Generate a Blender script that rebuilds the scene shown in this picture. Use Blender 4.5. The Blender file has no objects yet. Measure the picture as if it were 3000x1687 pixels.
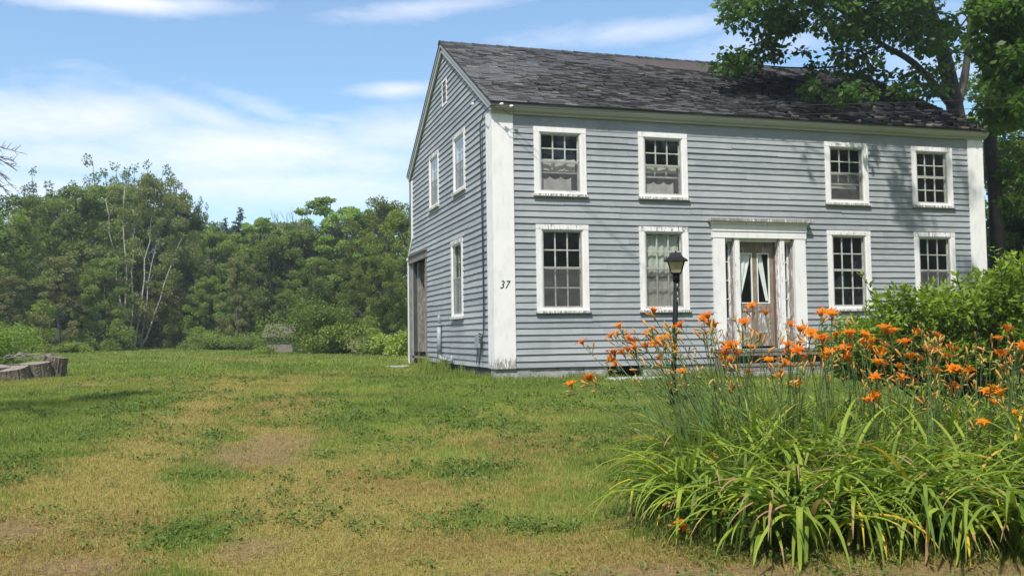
import bpy, math, random
import numpy as np
from mathutils import Vector, Matrix
random.seed(7); rng=np.random.default_rng(11)
C=bpy.context.scene.collection
sc=bpy.context.scene
# ------------------------------------------------------------------ camera
FPX=2773.12; CAM=np.array([-5.1691,-18.346,0.6729]); YAW,PITCH,ROLL=0.2925,0.0499,-0.0142
cy_,sy_=math.cos(YAW),math.sin(YAW)
FW=np.array([sy_*math.cos(PITCH),cy_*math.cos(PITCH),math.sin(PITCH)])
r0=np.array([cy_,-sy_,0]); u0=np.cross(r0,FW)
RT=r0*math.cos(ROLL)+u0*math.sin(ROLL); UP=-r0*math.sin(ROLL)+u0*math.cos(ROLL)
cam=bpy.data.cameras.new('camera'); co=bpy.data.objects.new('camera',cam); C.objects.link(co)
cam.sensor_width=36; cam.lens=FPX/3000*36; cam.clip_end=2000; cam.clip_start=.05
M=Matrix(((RT[0],UP[0],-FW[0],CAM[0]),(RT[1],UP[1],-FW[1],CAM[1]),(RT[2],UP[2],-FW[2],CAM[2]),(0,0,0,1)))
co.matrix_world=M; sc.camera=co
def at(u,v,d):      # photo pixel (3000 wide) and forward distance -> world point
    return CAM+d*(FW+RT*((u-1500)/FPX)-UP*((v-843.5)/FPX))
def dat(x,y,d): return at(x*1.1646,y*1.1646,d)
# ------------------------------------------------------------------ light
SUN_EL,SUN_AZ=math.radians(56),math.radians(35)
sd=Vector((-math.sin(SUN_AZ)*math.cos(SUN_EL),-math.cos(SUN_AZ)*math.cos(SUN_EL),math.sin(SUN_EL)))
sl=bpy.data.lights.new('sun','SUN'); sl.energy=5.0; sl.angle=math.radians(1.4); sl.color=(1,.95,.87)
so=bpy.data.objects.new('sun',sl); C.objects.link(so); so.rotation_euler=sd.to_track_quat('Z','Y').to_euler()
sc.view_settings.view_transform='Standard'; sc.view_settings.look='None'; sc.view_settings.gamma=1
sc.view_settings.exposure=0.25
w=bpy.data.worlds.new('World'); sc.world=w; w.use_nodes=True
nt=w.node_tree; nt.nodes.clear()
class NT:
    def __init__(s,t): s.t=t
    def n(s,ty,**k):
        o=s.t.nodes.new(ty)
        for a,b in k.items(): setattr(o,a,b)
        return o
    def l(s,a,b): s.t.links.new(a,b)
    def m(s,op,a,b=None,c=None,clamp=False):
        o=s.n('ShaderNodeMath',operation=op); o.use_clamp=clamp
        for i,x in enumerate((a,b,c)):
            if x is None: continue
            if isinstance(x,(int,float)): o.inputs[i].default_value=x
            else: s.l(x,o.inputs[i])
        return o.outputs[0]
    def mix(s,f,a,b,mode='MIX'):
        o=s.n('ShaderNodeMix',data_type='RGBA',blend_type=mode)
        for i,x in ((0,f),(6,a),(7,b)):
            if isinstance(x,(int,float)): o.inputs[i].default_value=x
            elif isinstance(x,tuple): o.inputs[i].default_value=(*x[:3],1)
            else: s.l(x,o.inputs[i])
        return o.outputs[2]
    def noise(s,vec,scale,detail=3,rough=.55,dist=0):
        o=s.n('ShaderNodeTexNoise'); o.inputs['Scale'].default_value=scale; o.inputs['Detail'].default_value=detail
        o.inputs['Roughness'].default_value=rough; o.inputs['Distortion'].default_value=dist
        if vec is not None: s.l(vec,o.inputs['Vector'])
        return o.outputs[0]
    def ramp(s,x,a,b,lo=0.,hi=1.):
        o=s.n('ShaderNodeMapRange'); o.clamp=True; s.l(x,o.inputs[0])
        for i,v in enumerate((a,b,lo,hi)): o.inputs[i+1].default_value=v
        return o.outputs[0]
    def mapping(s,vec,scale=(1,1,1),rot=(0,0,0)):
        o=s.n('ShaderNodeMapping'); s.l(vec,o.inputs[0]); o.inputs['Scale'].default_value=scale; o.inputs['Rotation'].default_value=rot
        return o.outputs[0]
N=NT(nt)
sky=N.n('ShaderNodeTexSky'); sky.sky_type='NISHITA'; sky.sun_disc=False; sky.sun_elevation=SUN_EL; sky.sun_rotation=math.radians(215)
sky.air_density=1.0; sky.dust_density=.6; sky.ozone_density=2.0
tc=N.n('ShaderNodeTexCoord'); sp=N.n('ShaderNodeSeparateXYZ'); N.l(tc.outputs['Generated'],sp.inputs[0])
X_,Y_,Z_=sp.outputs
az=N.m('ARCTAN2',X_,Y_); el=N.m('ARCSINE',Z_)
cbn=N.n('ShaderNodeCombineXYZ'); N.l(az,cbn.inputs[0]); N.l(el,cbn.inputs[1])
# wispy texture: streaky noise in azimuth / elevation
n1=N.noise(N.mapping(cbn.outputs[0],(2.6,9,1),(0,0,-.10)),1.6,8,.58,.35)
n2=N.noise(N.mapping(cbn.outputs[0],(7,24,1),(0,0,-.16)),1.5,7,.6,.5)
n3=N.noise(N.mapping(cbn.outputs[0],(22,60,1),(0,0,-.2)),1.3,6,.65,1.2)
tex=N.m('ADD',N.m('ADD',N.m('MULTIPLY',n1,.50),N.m('MULTIPLY',n2,.32)),N.m('MULTIPLY',n3,.18))
def azel(x,y):
    p=dat(x,y,1.)-CAM; p/=np.linalg.norm(p); return math.atan2(p[0],p[1]),math.asin(p[2])
tot=None
for (x,y,rx,ry,rot,wt) in [(120,300,330,75,.10,.95),(640,385,420,90,.02,1.),(250,400,560,60,0,.75),(560,310,260,38,-.30,.75),(980,345,260,60,.05,.8),(300,5,300,26,.05,.95),
                           (990,226,125,22,.04,.85),(1080,20,270,26,.10,.75),(1620,80,340,32,.05,.65),(1900,120,330,60,.1,.5),(840,300,130,14,-.1,.5),(700,470,520,70,0,.9),(880,400,240,70,0,.8),(700,290,200,30,-.3,.6),(60,500,500,90,0,.8),
                           (2300,150,420,120,0,.35)]:
    a0,e0=azel(x,y); sx=rx*1.1646/FPX; sy=ry*1.1646/FPX
    dx=N.m('SUBTRACT',az,a0); dy=N.m('SUBTRACT',el,e0); c_,s_=math.cos(rot),math.sin(rot)
    p=N.m('ADD',N.m('MULTIPLY',dx,c_/sx),N.m('MULTIPLY',dy,s_/sx)); q=N.m('ADD',N.m('MULTIPLY',dx,-s_/sy),N.m('MULTIPLY',dy,c_/sy))
    g=N.m('MULTIPLY',N.m('EXPONENT',N.m('MULTIPLY',N.m('ADD',N.m('MULTIPLY',p,p),N.m('MULTIPLY',q,q)),-1.)),wt)
    tot=g if tot is None else N.m('MAXIMUM',tot,g)
gen=N.m('MULTIPLY',N.ramp(N.m('ABSOLUTE',N.m('SUBTRACT',az,YAW)),.6,1.0,0,.55),1.)
tot=N.m('MAXIMUM',tot,gen)
msk=N.ramp(N.m('ADD',N.m('MULTIPLY',tot,.95),N.m('MULTIPLY',N.m('SUBTRACT',tex,.5),1.7)),.16,1.05,.07,.9)
col=N.mix(1.,sky.outputs[0],(.86,1.08,1.13),'MULTIPLY')
col=N.mix(msk,col,(6.6,6.65,7.4))
bg=N.n('ShaderNodeBackground'); N.l(col,bg.inputs[0]); bg.inputs[1].default_value=.145
wo=N.n('ShaderNodeOutputWorld'); N.l(bg.outputs[0],wo.inputs[0])
# ------------------------------------------------------------------ helpers
def tag(o,label=None,cat=None,group=None,kind=None):
    if label: o['label']=label
    if cat: o['category']=cat
    if group: o['group']=group
    if kind: o['kind']=kind
    return o
def empty(name,loc=(0,0,0),label=None,cat=None,group=None):
    o=bpy.data.objects.new(name,None); o.empty_display_size=.1; C.objects.link(o); o.location=loc; return tag(o,label,cat,group)
def link(name,me,mat,parent=None,loc=None):
    o=bpy.data.objects.new(name,me)
    if mat is not None and not me.materials: me.materials.append(mat)
    C.objects.link(o)
    if parent is not None:
        o.parent=parent
        pl=parent
        off=Vector((0,0,0))
        while pl is not None: off+=Vector(pl.location); pl=pl.parent
        if loc is None: o.location=-off       # mesh authored in world coordinates
        else: o.location=loc
    elif loc is not None: o.location=loc
    return o
def np_mesh(name,V,F,attrs=None,smooth=False):
    """V (n,3); F list of arrays of shape (m,k)"""
    me=bpy.data.meshes.new(name); V=np.asarray(V,np.float32)
    if isinstance(F,np.ndarray): F=[F]
    F=[np.asarray(f,np.int32) for f in F if len(f)]
    me.vertices.add(len(V)); me.vertices.foreach_set('co',V.ravel())
    nl=sum(f.size for f in F); me.loops.add(nl); me.loops.foreach_set('vertex_index',np.concatenate([f.ravel() for f in F]))
    st=[];k=0
    for f in F: st.append(k+np.arange(len(f))*f.shape[1]); k+=f.size
    me.polygons.add(sum(len(f) for f in F)); me.polygons.foreach_set('loop_start',np.concatenate(st).astype(np.int32))
    me.polygons.foreach_set('loop_total',np.concatenate([np.full(len(f),f.shape[1]) for f in F]).astype(np.int32))
    if smooth: me.polygons.foreach_set('use_smooth',np.ones(len(me.polygons),bool))
    me.update(calc_edges=True)
    for an,val in (attrs or {}).items():
        val=np.asarray(val,np.float32)
        if val.ndim==1: a=me.attributes.new(an,'FLOAT','POINT'); a.data.foreach_set('value',val)
        else:
            a=me.attributes.new(an,'FLOAT_COLOR','POINT'); a.data.foreach_set('color',np.hstack([val,np.ones((len(val),1),np.float32)]).ravel())
    return me
class MB:
    def __init__(s): s.v=[];s.f=[];s.a=[]
    def quad(s,pts,a=0.):
        i=len(s.v); s.v+= [tuple(p) for p in pts]; s.f.append(tuple(range(i,i+len(pts)))); s.a+=[a]*len(pts)
    def box(s,x0,x1,y0,y1,z0,z1,a=0.,j=0.):
        x0,x1=min(x0,x1),max(x0,x1);y0,y1=min(y0,y1),max(y0,y1);z0,z1=min(z0,z1),max(z0,z1)
        i=len(s.v)
        for z in (z0,z1):
            for x,y in ((x0,y0),(x1,y0),(x1,y1),(x0,y1)):
                s.v.append((x+random.uniform(-j,j),y+random.uniform(-j,j),z+random.uniform(-j,j)))
        s.a+=[a]*8
        for q in ((0,3,2,1),(4,5,6,7),(0,1,5,4),(1,2,6,5),(2,3,7,6),(3,0,4,7)): s.f.append(tuple(i+k for k in q))
    def tube(s,pts,rad,n=6,a=0.,cap=True):
        pts=[Vector(p) for p in pts]; rad=rad if isinstance(rad,(list,tuple)) else [rad]*len(pts)
        base=len(s.v); ref=Vector((.3,.2,1)).normalized()
        for i,p in enumerate(pts):
            t=(pts[min(i+1,len(pts)-1)]-pts[max(i-1,0)]).normalized()
            if abs(t.dot(ref))>.95: rf=Vector((1,.1,0))
            else: rf=ref
            e1=t.cross(rf).normalized(); e2=t.cross(e1)
            for k in range(n):
                an=2*math.pi*k/n; s.v.append(tuple(p+(e1*math.cos(an)+e2*math.sin(an))*rad[i])); s.a.append(a)
        for i in range(len(pts)-1):
            for k in range(n):
                s.f.append((base+i*n+k,base+i*n+(k+1)%n,base+(i+1)*n+(k+1)%n,base+(i+1)*n+k))
        if cap:
            s.f.append(tuple(base+k for k in range(n))[::-1]); s.f.append(tuple(base+(len(pts)-1)*n+k for k in range(n)))
    def build(s,name,mat,parent=None,smooth=False,loc=None,attr='tint'):
        me=bpy.data.meshes.new(name); me.from_pydata(s.v,[],s.f)
        a=me.attributes.new(attr,'FLOAT','POINT'); a.data.foreach_set('value',np.array(s.a,np.float32))
        if smooth: me.polygons.foreach_set('use_smooth',np.ones(len(me.polygons),bool))
        me.update(); return link(name,me,mat,parent,loc)
class FB(MB):
    """boxes on a wall frame: 'F' front (u=x, n=-y), 'G' gable (u=y, n=-x)"""
    def __init__(s,fr): super().__init__(); s.fr=fr
    def P(s,u,z,n): return (u,-n,z) if s.fr=='F' else (-n,u,z)
    def b(s,u0,u1,z0,z1,n0,n1,a=0.,j=0.):
        if s.fr=='F': s.box(u0,u1,-n1,-n0,z0,z1,a,j)
        else: s.box(-n1,-n0,u0,u1,z0,z1,a,j)
def smooth01(x): x=np.clip(x,0,1); return x*x*(3-2*x)
def vnoise(x,y,seed=0):
    xi=np.floor(x).astype(np.int64); yi=np.floor(y).astype(np.int64); fx=x-xi; fy=y-yi
    fx=fx*fx*(3-2*fx); fy=fy*fy*(3-2*fy)
    def h(a,b):
        n=(a*374761393+b*668265263+seed*1442695041)&0x7fffffff; n=((n^(n>>13))*1274126177)&0x7fffffff
        return ((n^(n>>16))&0xffff)/65535.
    return (h(xi,yi)*(1-fx)+h(xi+1,yi)*fx)*(1-fy)+(h(xi,yi+1)*(1-fx)+h(xi+1,yi+1)*fx)*fy
def fbm(x,y,seed=0,o=4):
    r=0;a=.5;t=0
    for i in range(o): r=r+a*vnoise(x*2**i+17*i,y*2**i-9*i,seed+i); t+=a; a*=.55
    return r/t
def gz(x,y):
    x=np.asarray(x,float); y=np.asarray(y,float)
    z=np.where(y>-3,-.22+.0095*np.clip(y,-3,60)+0*y,-.2485-.6*(-(y+3))/15.)
    z=np.maximum(z,-1.0)
    und=(fbm(x*.12,y*.12,5)-.5)*.16+(fbm(x*.9,y*.9,6)-.5)*.03
    nearhouse=smooth01((np.abs(x-6)-7)/5)
    return z+und*(.25+.75*nearhouse)
def gz1(x,y): return float(gz(x,y))
# ------------------------------------------------------------------ materials
def mat(name):
    m=bpy.data.materials.new(name); m.use_nodes=True; t=m.node_tree; t.nodes.clear(); n=NT(t)
    o=n.n('ShaderNodeOutputMaterial'); b=n.n('ShaderNodeBsdfPrincipled'); n.l(b.outputs[0],o.inputs[0]); return m,n,b,o
def bump(n,b,h,st=.3,dist=.01):
    k=n.n('ShaderNodeBump'); k.inputs['Strength'].default_value=st; k.inputs['Distance'].default_value=dist; n.l(h,k.inputs['Height']); n.l(k.outputs[0],b.inputs['Normal'])
def simple(name,c,rough=.6,var=.15,scale=8,metal=0,spec=.4,bst=0):
    m,n,b,o=mat(name); g=n.n('ShaderNodeNewGeometry'); ns=n.noise(g.outputs['Position'],scale,4)
    f=n.ramp(ns,.3,.7,1-var,1+var); mx=n.n('ShaderNodeVectorMath',operation='SCALE'); mx.inputs[0].default_value=c; n.l(f,mx.inputs['Scale'])
    n.l(mx.outputs[0],b.inputs['Base Color']); b.inputs['Roughness'].default_value=rough; b.inputs['Metallic'].default_value=metal; b.inputs['Specular IOR Level'].default_value=spec
    if bst: bump(n,b,n.noise(g.outputs['Position'],scale*4,4),bst)
    return m
MT={}
# siding: blue grey paint, chalky, worn
m,n,b,o=mat('siding_paint'); g=n.n('ShaderNodeNewGeometry'); P=g.outputs['Position']
at_=n.n('ShaderNodeAttribute'); at_.attribute_name='tint'; tint=at_.outputs['Fac']
c=n.mix(n.ramp(n.noise(P,.7,4),.3,.7),(.222,.240,.262),(.280,.296,.314))
c=n.mix(n.ramp(tint,0,1,0,1),c,n.mix(1.,c,(1.28,1.26,1.23),'MULTIPLY'))
streak=n.noise(n.mapping(P,(3,3,40)),1.,4,.65)
c=n.mix(n.ramp(streak,.50,.72,0,.5),c,(.47,.49,.50))
grain=n.noise(n.mapping(P,(5,5,90)),1.2,5,.7)
wear=n.m('MULTIPLY',n.ramp(n.noise(P,1.7,4,.6),.5,.68),n.ramp(grain,.5,.62),clamp=True)
c=n.mix(n.m('MULTIPLY',wear,.75),c,(.42,.41,.38))
spots=n.ramp(n.noise(P,26,3,.6),.70,.74)
c=n.mix(n.m('MULTIPLY',spots,n.ramp(n.noise(P,1.1,2),.45,.6)),c,(.60,.62,.62))
dirt=n.ramp(n.noise(n.mapping(P,(1.2,1.2,.5)),1.3,5,.6),.52,.8,0,.35)
c=n.mix(dirt,c,(.17,.19,.21))
n.l(c,b.inputs['Base Color']); b.inputs['Roughness'].default_value=.62; b.inputs['Specular IOR Level'].default_value=.3
bump(n,b,n.m('ADD',grain,n.m('MULTIPLY',wear,-.6)),.35,.004); MT['siding']=m
# white paint, peeling; tint = how much it peels
def white(name,base=(.78,.765,.755),peelk=0.):
    m,n,b,o=mat(name); g=n.n('ShaderNodeNewGeometry'); P=g.outputs['Position']
    a=n.n('ShaderNodeAttribute'); a.attribute_name='tint'; t=a.outputs['Fac']
    c=n.mix(n.ramp(n.noise(P,3,4),.35,.7,0,.6),base,tuple(x*.9 for x in base))
    pn=n.noise(n.mapping(P,(15,15,2.6)),2.2,6,.70,.5)
    thr=n.m('SUBTRACT',n.m('SUBTRACT',.80,n.m('MULTIPLY',t,.40)),peelk)
    pm=n.m('MULTIPLY',n.m('SUBTRACT',pn,thr),28,clamp=True)
    wood=n.mix(n.ramp(n.noise(n.mapping(P,(30,30,4)),1.5,4),.3,.7),(.16,.145,.13),(.36,.34,.31))
    c=n.mix(pm,c,wood); gr=n.ramp(n.noise(n.mapping(P,(3,3,1)),3,4),.5,.75,0,.35); c=n.mix(gr,c,(.45,.45,.42))
    n.l(c,b.inputs['Base Color']); b.inputs['Roughness'].default_value=.6; b.inputs['Specular IOR Level'].default_value=.3
    bump(n,b,n.m('SUBTRACT',n.noise(P,60,3),n.m('MULTIPLY',pm,1.5)),.35,.004); return m
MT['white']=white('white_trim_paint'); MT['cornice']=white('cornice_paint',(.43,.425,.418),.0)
m,n,b,o=mat('shingles'); g=n.n('ShaderNodeNewGeometry'); P=g.outputs['Position']
a=n.n('ShaderNodeAttribute'); a.attribute_name='col'; fine=n.noise(P,38,4,.7)
c=n.mix(1.,a.outputs['Color'],n.mix(n.ramp(fine,.3,.7),(.5,.5,.5),(1.35,1.35,1.35)),'MULTIPLY')
lich=n.ramp(n.noise(P,55,2),.68,.74,0,.5); c=n.mix(lich,c,(.25,.25,.22))
n.l(c,b.inputs['Base Color']); b.inputs['Roughness'].default_value=.85; b.inputs['Specular IOR Level'].default_value=.25; bump(n,b,fine,.6,.01); MT['shingle']=m
def woodmat(name,c0,c1,sc_=(25,25,2.5)):
    m,n,b,o=mat(name); g=n.n('ShaderNodeNewGeometry'); P=g.outputs['Position']
    a=n.n('ShaderNodeAttribute'); a.attribute_name='tint'
    gr=n.noise(n.mapping(P,sc_),1.5,6,.68); c=n.mix(n.ramp(gr,.3,.72),c0,c1)
    c=n.mix(n.m('MULTIPLY',n.ramp(n.noise(n.mapping(P,(8,8,3)),2,5),.5,.6),a.outputs['Fac']),c,(.62,.61,.58))
    n.l(c,b.inputs['Base Color']); b.inputs['Roughness'].default_value=.8; bump(n,b,gr,.5,.006); return m
MT['oldwood']=woodmat('weathered_wood',(.085,.072,.063),(.27,.24,.215))
MT['doorwood']=woodmat('bare_door_wood',(.115,.085,.060),(.30,.225,.155))
MT['redwood']=woodmat('reddish_wood',(.085,.048,.036),(.17,.10,.075))
MT['log']=woodmat('cut_log_end',(.13,.108,.085),(.27,.225,.175),(9,9,9))
MT['bark']=woodmat('furrowed_bark',(.035,.029,.022),(.19,.155,.115),(26,26,4))
MT['treebark']=woodmat('tree_bark',(.028,.025,.022),(.085,.075,.065),(12,12,3))
m,n,b,o=mat('birch_bark'); g=n.n('ShaderNodeNewGeometry'); P=g.outputs['Position']
c=n.mix(n.ramp(n.noise(n.mapping(P,(2,2,9)),2.,4),.56,.64),(.30,.30,.28),(.08,.075,.07)); n.l(c,b.inputs['Base Color']); b.inputs['Roughness'].default_value=.8; MT['birch']=m
m,n,b,o=mat('foundation_stone'); g=n.n('ShaderNodeNewGeometry'); P=g.outputs['Position']
c=n.mix(n.ramp(n.noise(P,5,6,.65),.35,.65),(.20,.20,.19),(.42,.42,.40)); c=n.mix(n.ramp(n.noise(P,1.4,3),.5,.7,0,.5),c,(.20,.19,.14))
n.l(c,b.inputs['Base Color']); b.inputs['Roughness'].default_value=.9; bump(n,b,n.noise(P,18,5,.7),.7,.03); MT['stone']=m
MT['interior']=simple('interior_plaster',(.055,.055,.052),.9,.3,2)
MT['alum']=simple('storm_frame_aluminium',(.44,.43,.40),.45,.15,20,.3)
MT['sash']=simple('old_sash_paint',(.66,.65,.60),.6,.3,12)
MT['cloth']=simple('curtain_cloth',(.50,.49,.43),.9,.15,6)
MT['shade']=simple('window_shade_cloth',(.66,.64,.60),.9,.12,6)
MT['black']=simple('black_paint',(.009,.010,.012),.6,.3,15,0,.15,.15)
MT['chip']=simple('chipped_metal_spot',(.30,.28,.26),.8,.2,30)
MT['wire']=simple('wire_rubber',(.03,.03,.032),.6)
MT['ceramic']=simple('white_insulator',(.75,.75,.73),.3)
MT['metalgrey']=simple('grey_painted_metal',(.27,.31,.34),.5,.25,12)
MT['ink']=simple('black_number_paint',(.02,.02,.02),.5)
MT['amber']=None
def glass(name,tr,gl,dirt=0.,dcol=(.4,.4,.38),rough=.03):
    m,n,b,o=mat(name); n.t.nodes.remove(b)
    T=n.n('ShaderNodeBsdfTransparent'); T.inputs[0].default_value=(*tr,1)
    G=n.n('ShaderNodeBsdfGlossy'); G.inputs['Roughness'].default_value=rough; G.inputs[0].default_value=(.85,.9,.92,1)
    D=n.n('ShaderNodeBsdfDiffuse'); D.inputs[0].default_value=(*dcol,1)
    g=n.n('ShaderNodeNewGeometry'); wav=n.noise(g.outputs['Position'],2.2,2); bp=n.n('ShaderNodeBump'); bp.inputs['Strength'].default_value=.25; bp.inputs['Distance'].default_value=.02
    n.l(wav,bp.inputs['Height']); n.l(bp.outputs[0],G.inputs['Normal'])
    dt=n.n('ShaderNodeVectorMath',operation='DOT_PRODUCT'); n.l(g.outputs['Incoming'],dt.inputs[0]); n.l(g.outputs['Normal'],dt.inputs[1])
    sch=n.m('POWER',n.m('SUBTRACT',1.,n.m('ABSOLUTE',dt.outputs['Value'])),4.2)
    k=n.m('ADD',n.m('ADD',n.m('MULTIPLY',sch,1.0),.045),gl,clamp=True)
    M1=n.n('ShaderNodeMixShader'); n.l(k,M1.inputs[0]); n.l(T.outputs[0],M1.inputs[1]); n.l(G.outputs[0],M1.inputs[2])
    M2=n.n('ShaderNodeMixShader'); n.l(n.ramp(n.noise(g.outputs['Position'],5,4),.3,.8,dirt*.6,dirt*1.4),M2.inputs[0]); n.l(M1.outputs[0],M2.inputs[1]); n.l(D.outputs[0],M2.inputs[2])
    n.l(M2.outputs[0],o.inputs[0]); return m
MT['glass']=glass('window_glass',(.85,.9,.88),.0,.015)
MT['screen']=glass('insect_screen',(.9,.9,.9),.0,.36,(.16,.16,.155),.5)
MT['amber']=glass('frosted_lantern_glass',(.9,.85,.7),.0,.75,(.42,.36,.22),.3)
def leafmat(name,c0,c1,trans=.35,rvar=.25,rough=.55,dead=None,spec=.25):
    m,n,b,o=mat(name)
    a=n.n('ShaderNodeAttribute'); a.attribute_name='tint'; t=a.outputs['Fac']
    c=n.mix(n.ramp(t,0,1),c0,c1)
    if dead: c=n.mix(n.ramp(t,dead[1],dead[1]+.01),c,dead[0])
    oi=n.n('ShaderNodeObjectInfo'); f=n.ramp(oi.outputs['Random'],0,1,1-rvar,1+rvar)
    sc2=n.n('ShaderNodeVectorMath',operation='SCALE'); n.l(c,sc2.inputs[0]); n.l(f,sc2.inputs['Scale'])
    n.l(sc2.outputs[0],b.inputs['Base Color']); b.inputs['Roughness'].default_value=rough; b.inputs['Specular IOR Level'].default_value=spec
    tr=n.n('ShaderNodeBsdfTranslucent'); tm=n.n('ShaderNodeVectorMath',operation='MULTIPLY'); n.l(sc2.outputs[0],tm.inputs[0]); tm.inputs[1].default_value=(1.5,1.6,.8); n.l(tm.outputs[0],tr.inputs[0])
    mx=n.n('ShaderNodeMixShader'); mx.inputs[0].default_value=trans; n.l(b.outputs[0],mx.inputs[1]); n.l(tr.outputs[0],mx.inputs[2]); n.l(mx.outputs[0],o.inputs[0]); return m
LF={'broad':leafmat('leaves_broad',(.092,.140,.030),(.200,.262,.058)),'poplar':leafmat('leaves_poplar',(.070,.112,.048),(.115,.170,.070)),
 'birch':leafmat('leaves_birch',(.120,.145,.050),(.215,.235,.085)),'ash':leafmat('leaves_ash',(.12,.19,.045),(.24,.34,.085)),
 'conifer':leafmat('leaves_conifer',(.022,.050,.024),(.045,.085,.035),.15),'olive':leafmat('leaves_olive',(.090,.128,.028),(.20,.235,.045)),
 'brown':leafmat('leaves_brownish',(.115,.128,.048),(.215,.220,.085)),'bush':leafmat('leaves_bush',(.085,.14,.022),(.20,.28,.045)),
 'maple':leafmat('leaves_maple',(.042,.088,.020),(.105,.20,.036),.42,.1,.45),'bright':leafmat('leaves_bright_maple',(.050,.10,.018),(.105,.19,.028),.5,.1,.45),
 'shrub':leafmat('leaves_shrub',(.12,.19,.022),(.24,.33,.045),.35,.1,.45),'weed':leafmat('leaves_weeds',(.13,.19,.03),(.25,.31,.055),.3)}
# ------------------------------------------------------------------ ground
def wpt(x,y):  # display pixel on the ground -> world xy
    r=FW+RT*((x*1.1646-1500)/FPX)-UP*((y*1.1646-843.5)/FPX); z=-.5
    for _ in range(12):
        t=(z-CAM[2])/r[2]; p=CAM+r*t; z=float(gz(p[0],p[1])) if p[1]<60 else z
    return p[:2]
PATCH=[]
def patch(x,y,rl,rf,w):   # lateral and forward radius in metres
    p=wpt(x,y); PATCH.append((p[0],p[1],rl,rf,w))
for a in [(600,962,3.2,2.6,.40),(430,1075,1.6,2.,.30),(300,1200,1.4,1.2,.22),(520,1290,1.4,.9,.28),(950,1240,1.,.8,.30),(1250,1150,1.5,1.4,.24),(1420,1110,1.2,1.0,.18),(1300,1040,.55,.5,.40),
          (1350,1400,1.6,.5,.42),(1000,1420,1.5,.4,.34),(740,1010,1.6,2.,.25),(80,1300,.7,.7,.25),(660,990,1.2,5,.22),(300,895,5,5,.3),(450,1420,1.,.4,.15),(1550,1420,1.,.3,.35),(620,1060,.6,1.6,.15),
          (150,1020,3.,3.5,-.45),(300,1090,1.4,1.3,-.3),(760,1130,.5,1.2,-.35),(900,1030,1.7,2.2,-.40),(1000,960,2.6,1.6,-.45),(1350,965,3.,.9,-.45),(1180,1180,.5,.6,-.18),(1530,1150,.7,1.2,-.35),(600,1150,.3,.5,-.25),
          (450,925,8,3.,-.40),(760,1350,.6,.3,-.30),(830,1230,.35,.35,-.3),(500,1180,.4,.4,-.3),(1050,1350,.5,.2,-.3),(120,1330,.3,.3,-.3),(60,1130,1.2,1.2,-.25),(2100,1000,4,2.2,-.4)]: patch(*a)
def track(pts,w_,r_=.42):
    for i in range(len(pts)-1):
        for k in range(5):
            f=k/5; patch(pts[i][0]*(1-f)+pts[i+1][0]*f,pts[i][1]*(1-f)+pts[i+1][1]*f,r_,.8,w_)
track([(930,1440),(780,1260),(660,1135),(712,1020),(722,965),(650,915),(600,892)],.27)
track([(120,1445),(240,1270),(390,1120),(510,1025),(590,965),(560,912),(520,893)],.28)
track([(450,1445),(470,1280),(520,1150),(610,1040),(655,975)],-.16,.3)
BARE=[]
for a in [(655,1135,.50,1.15),(0,1340,.35,.35),(180,1425,.4,.2),(610,1385,.22,.25),(1500,1447,.7,.12),(2300,1440,2.0,.16),(1700,1446,.9,.12),(640,905,.9,.9)]:
    p=wpt(a[0],a[1]); BARE.append((p[0],p[1],a[2],a[3]))
FWh=np.array([sy_,cy_]); RTh=np.array([cy_,-sy_])
def field(x,y):
    dry=.25+(fbm(x*.5,y*.5,21)-.5)*.5+(fbm(x*2.2,y*2.2,31,3)-.5)*.9+(fbm(x*8,y*8,33,3)-.5)*.8
    dry=dry-.12*smooth01((y-2)/14.)
    for px,py,rl,rf,w_ in PATCH:
        dx=x-px; dy=y-py; l=(dx*RTh[0]+dy*RTh[1])/rl; f=(dx*FWh[0]+dy*FWh[1])/rf
        dry=dry+w_*np.exp(-(l*l+f*f)*.8)
    bare=0*x; nz=(fbm(x*3,y*3,41,4)-.5)*1.5
    for px,py,rl,rf in BARE:
        dx=x-px; dy=y-py; l=(dx*RTh[0]+dy*RTh[1])/rl; f=(dx*FWh[0]+dy*FWh[1])/rf
        bare=np.maximum(bare,smooth01((1.5-np.sqrt(l*l+f*f)+nz*.9)/1.1))
    return np.clip(dry,0,1),bare
GREEN0=np.array([.085,.145,.024]); GREEN1=np.array([.195,.245,.046]); STRAW=np.array([.315,.262,.080]); RUST=np.array([.25,.165,.060]); DIRT=np.array([.28,.185,.100])
def gcol(x,y,k=0.):
    dry,bare=field(x,y); bare=bare*.85; d=np.clip(dry+k,0,1)[:,None]
    v=vnoise(x*1.3,y*1.3,77)[:,None]; g=GREEN0*(1-v)+GREEN1*v*1.1
    rr=smooth01((fbm(x*.8,y*.8,55,3)-.45)*4)[:,None]*.6; s=STRAW*(1-rr)+RUST*rr
    dd=smooth01((d-.18)/.62); c=g*(1-dd)+s*dd
    return c*(1-bare[:,None]*.9)+DIRT*bare[:,None]*.9,dry,bare
def grid(xs,ys):
    X,Y=np.meshgrid(xs,ys); nx,ny=len(xs),len(ys); x=X.ravel(); y=Y.ravel()
    i=np.arange(nx-1)[None,:]+np.arange(ny-1)[:,None]*nx; i=i.ravel()
    return x,y,np.stack([i,i+1,i+1+nx,i+nx],1)
xs=np.concatenate([np.linspace(-1200,-60,14),np.linspace(-50,-14,40),np.linspace(-13.5,8,270),np.linspace(8.5,30,50),np.linspace(40,1200,14)])
ys=np.concatenate([[-900,-300,-100,-50,-30],np.linspace(-20,4,330),np.linspace(4.3,30,90),np.linspace(31,80,50),np.array([100,150,300,700,1500])])
x,y,F=grid(xs,ys); z=gz(x,y); gc,_,_=gcol(x,y,.05)
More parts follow.
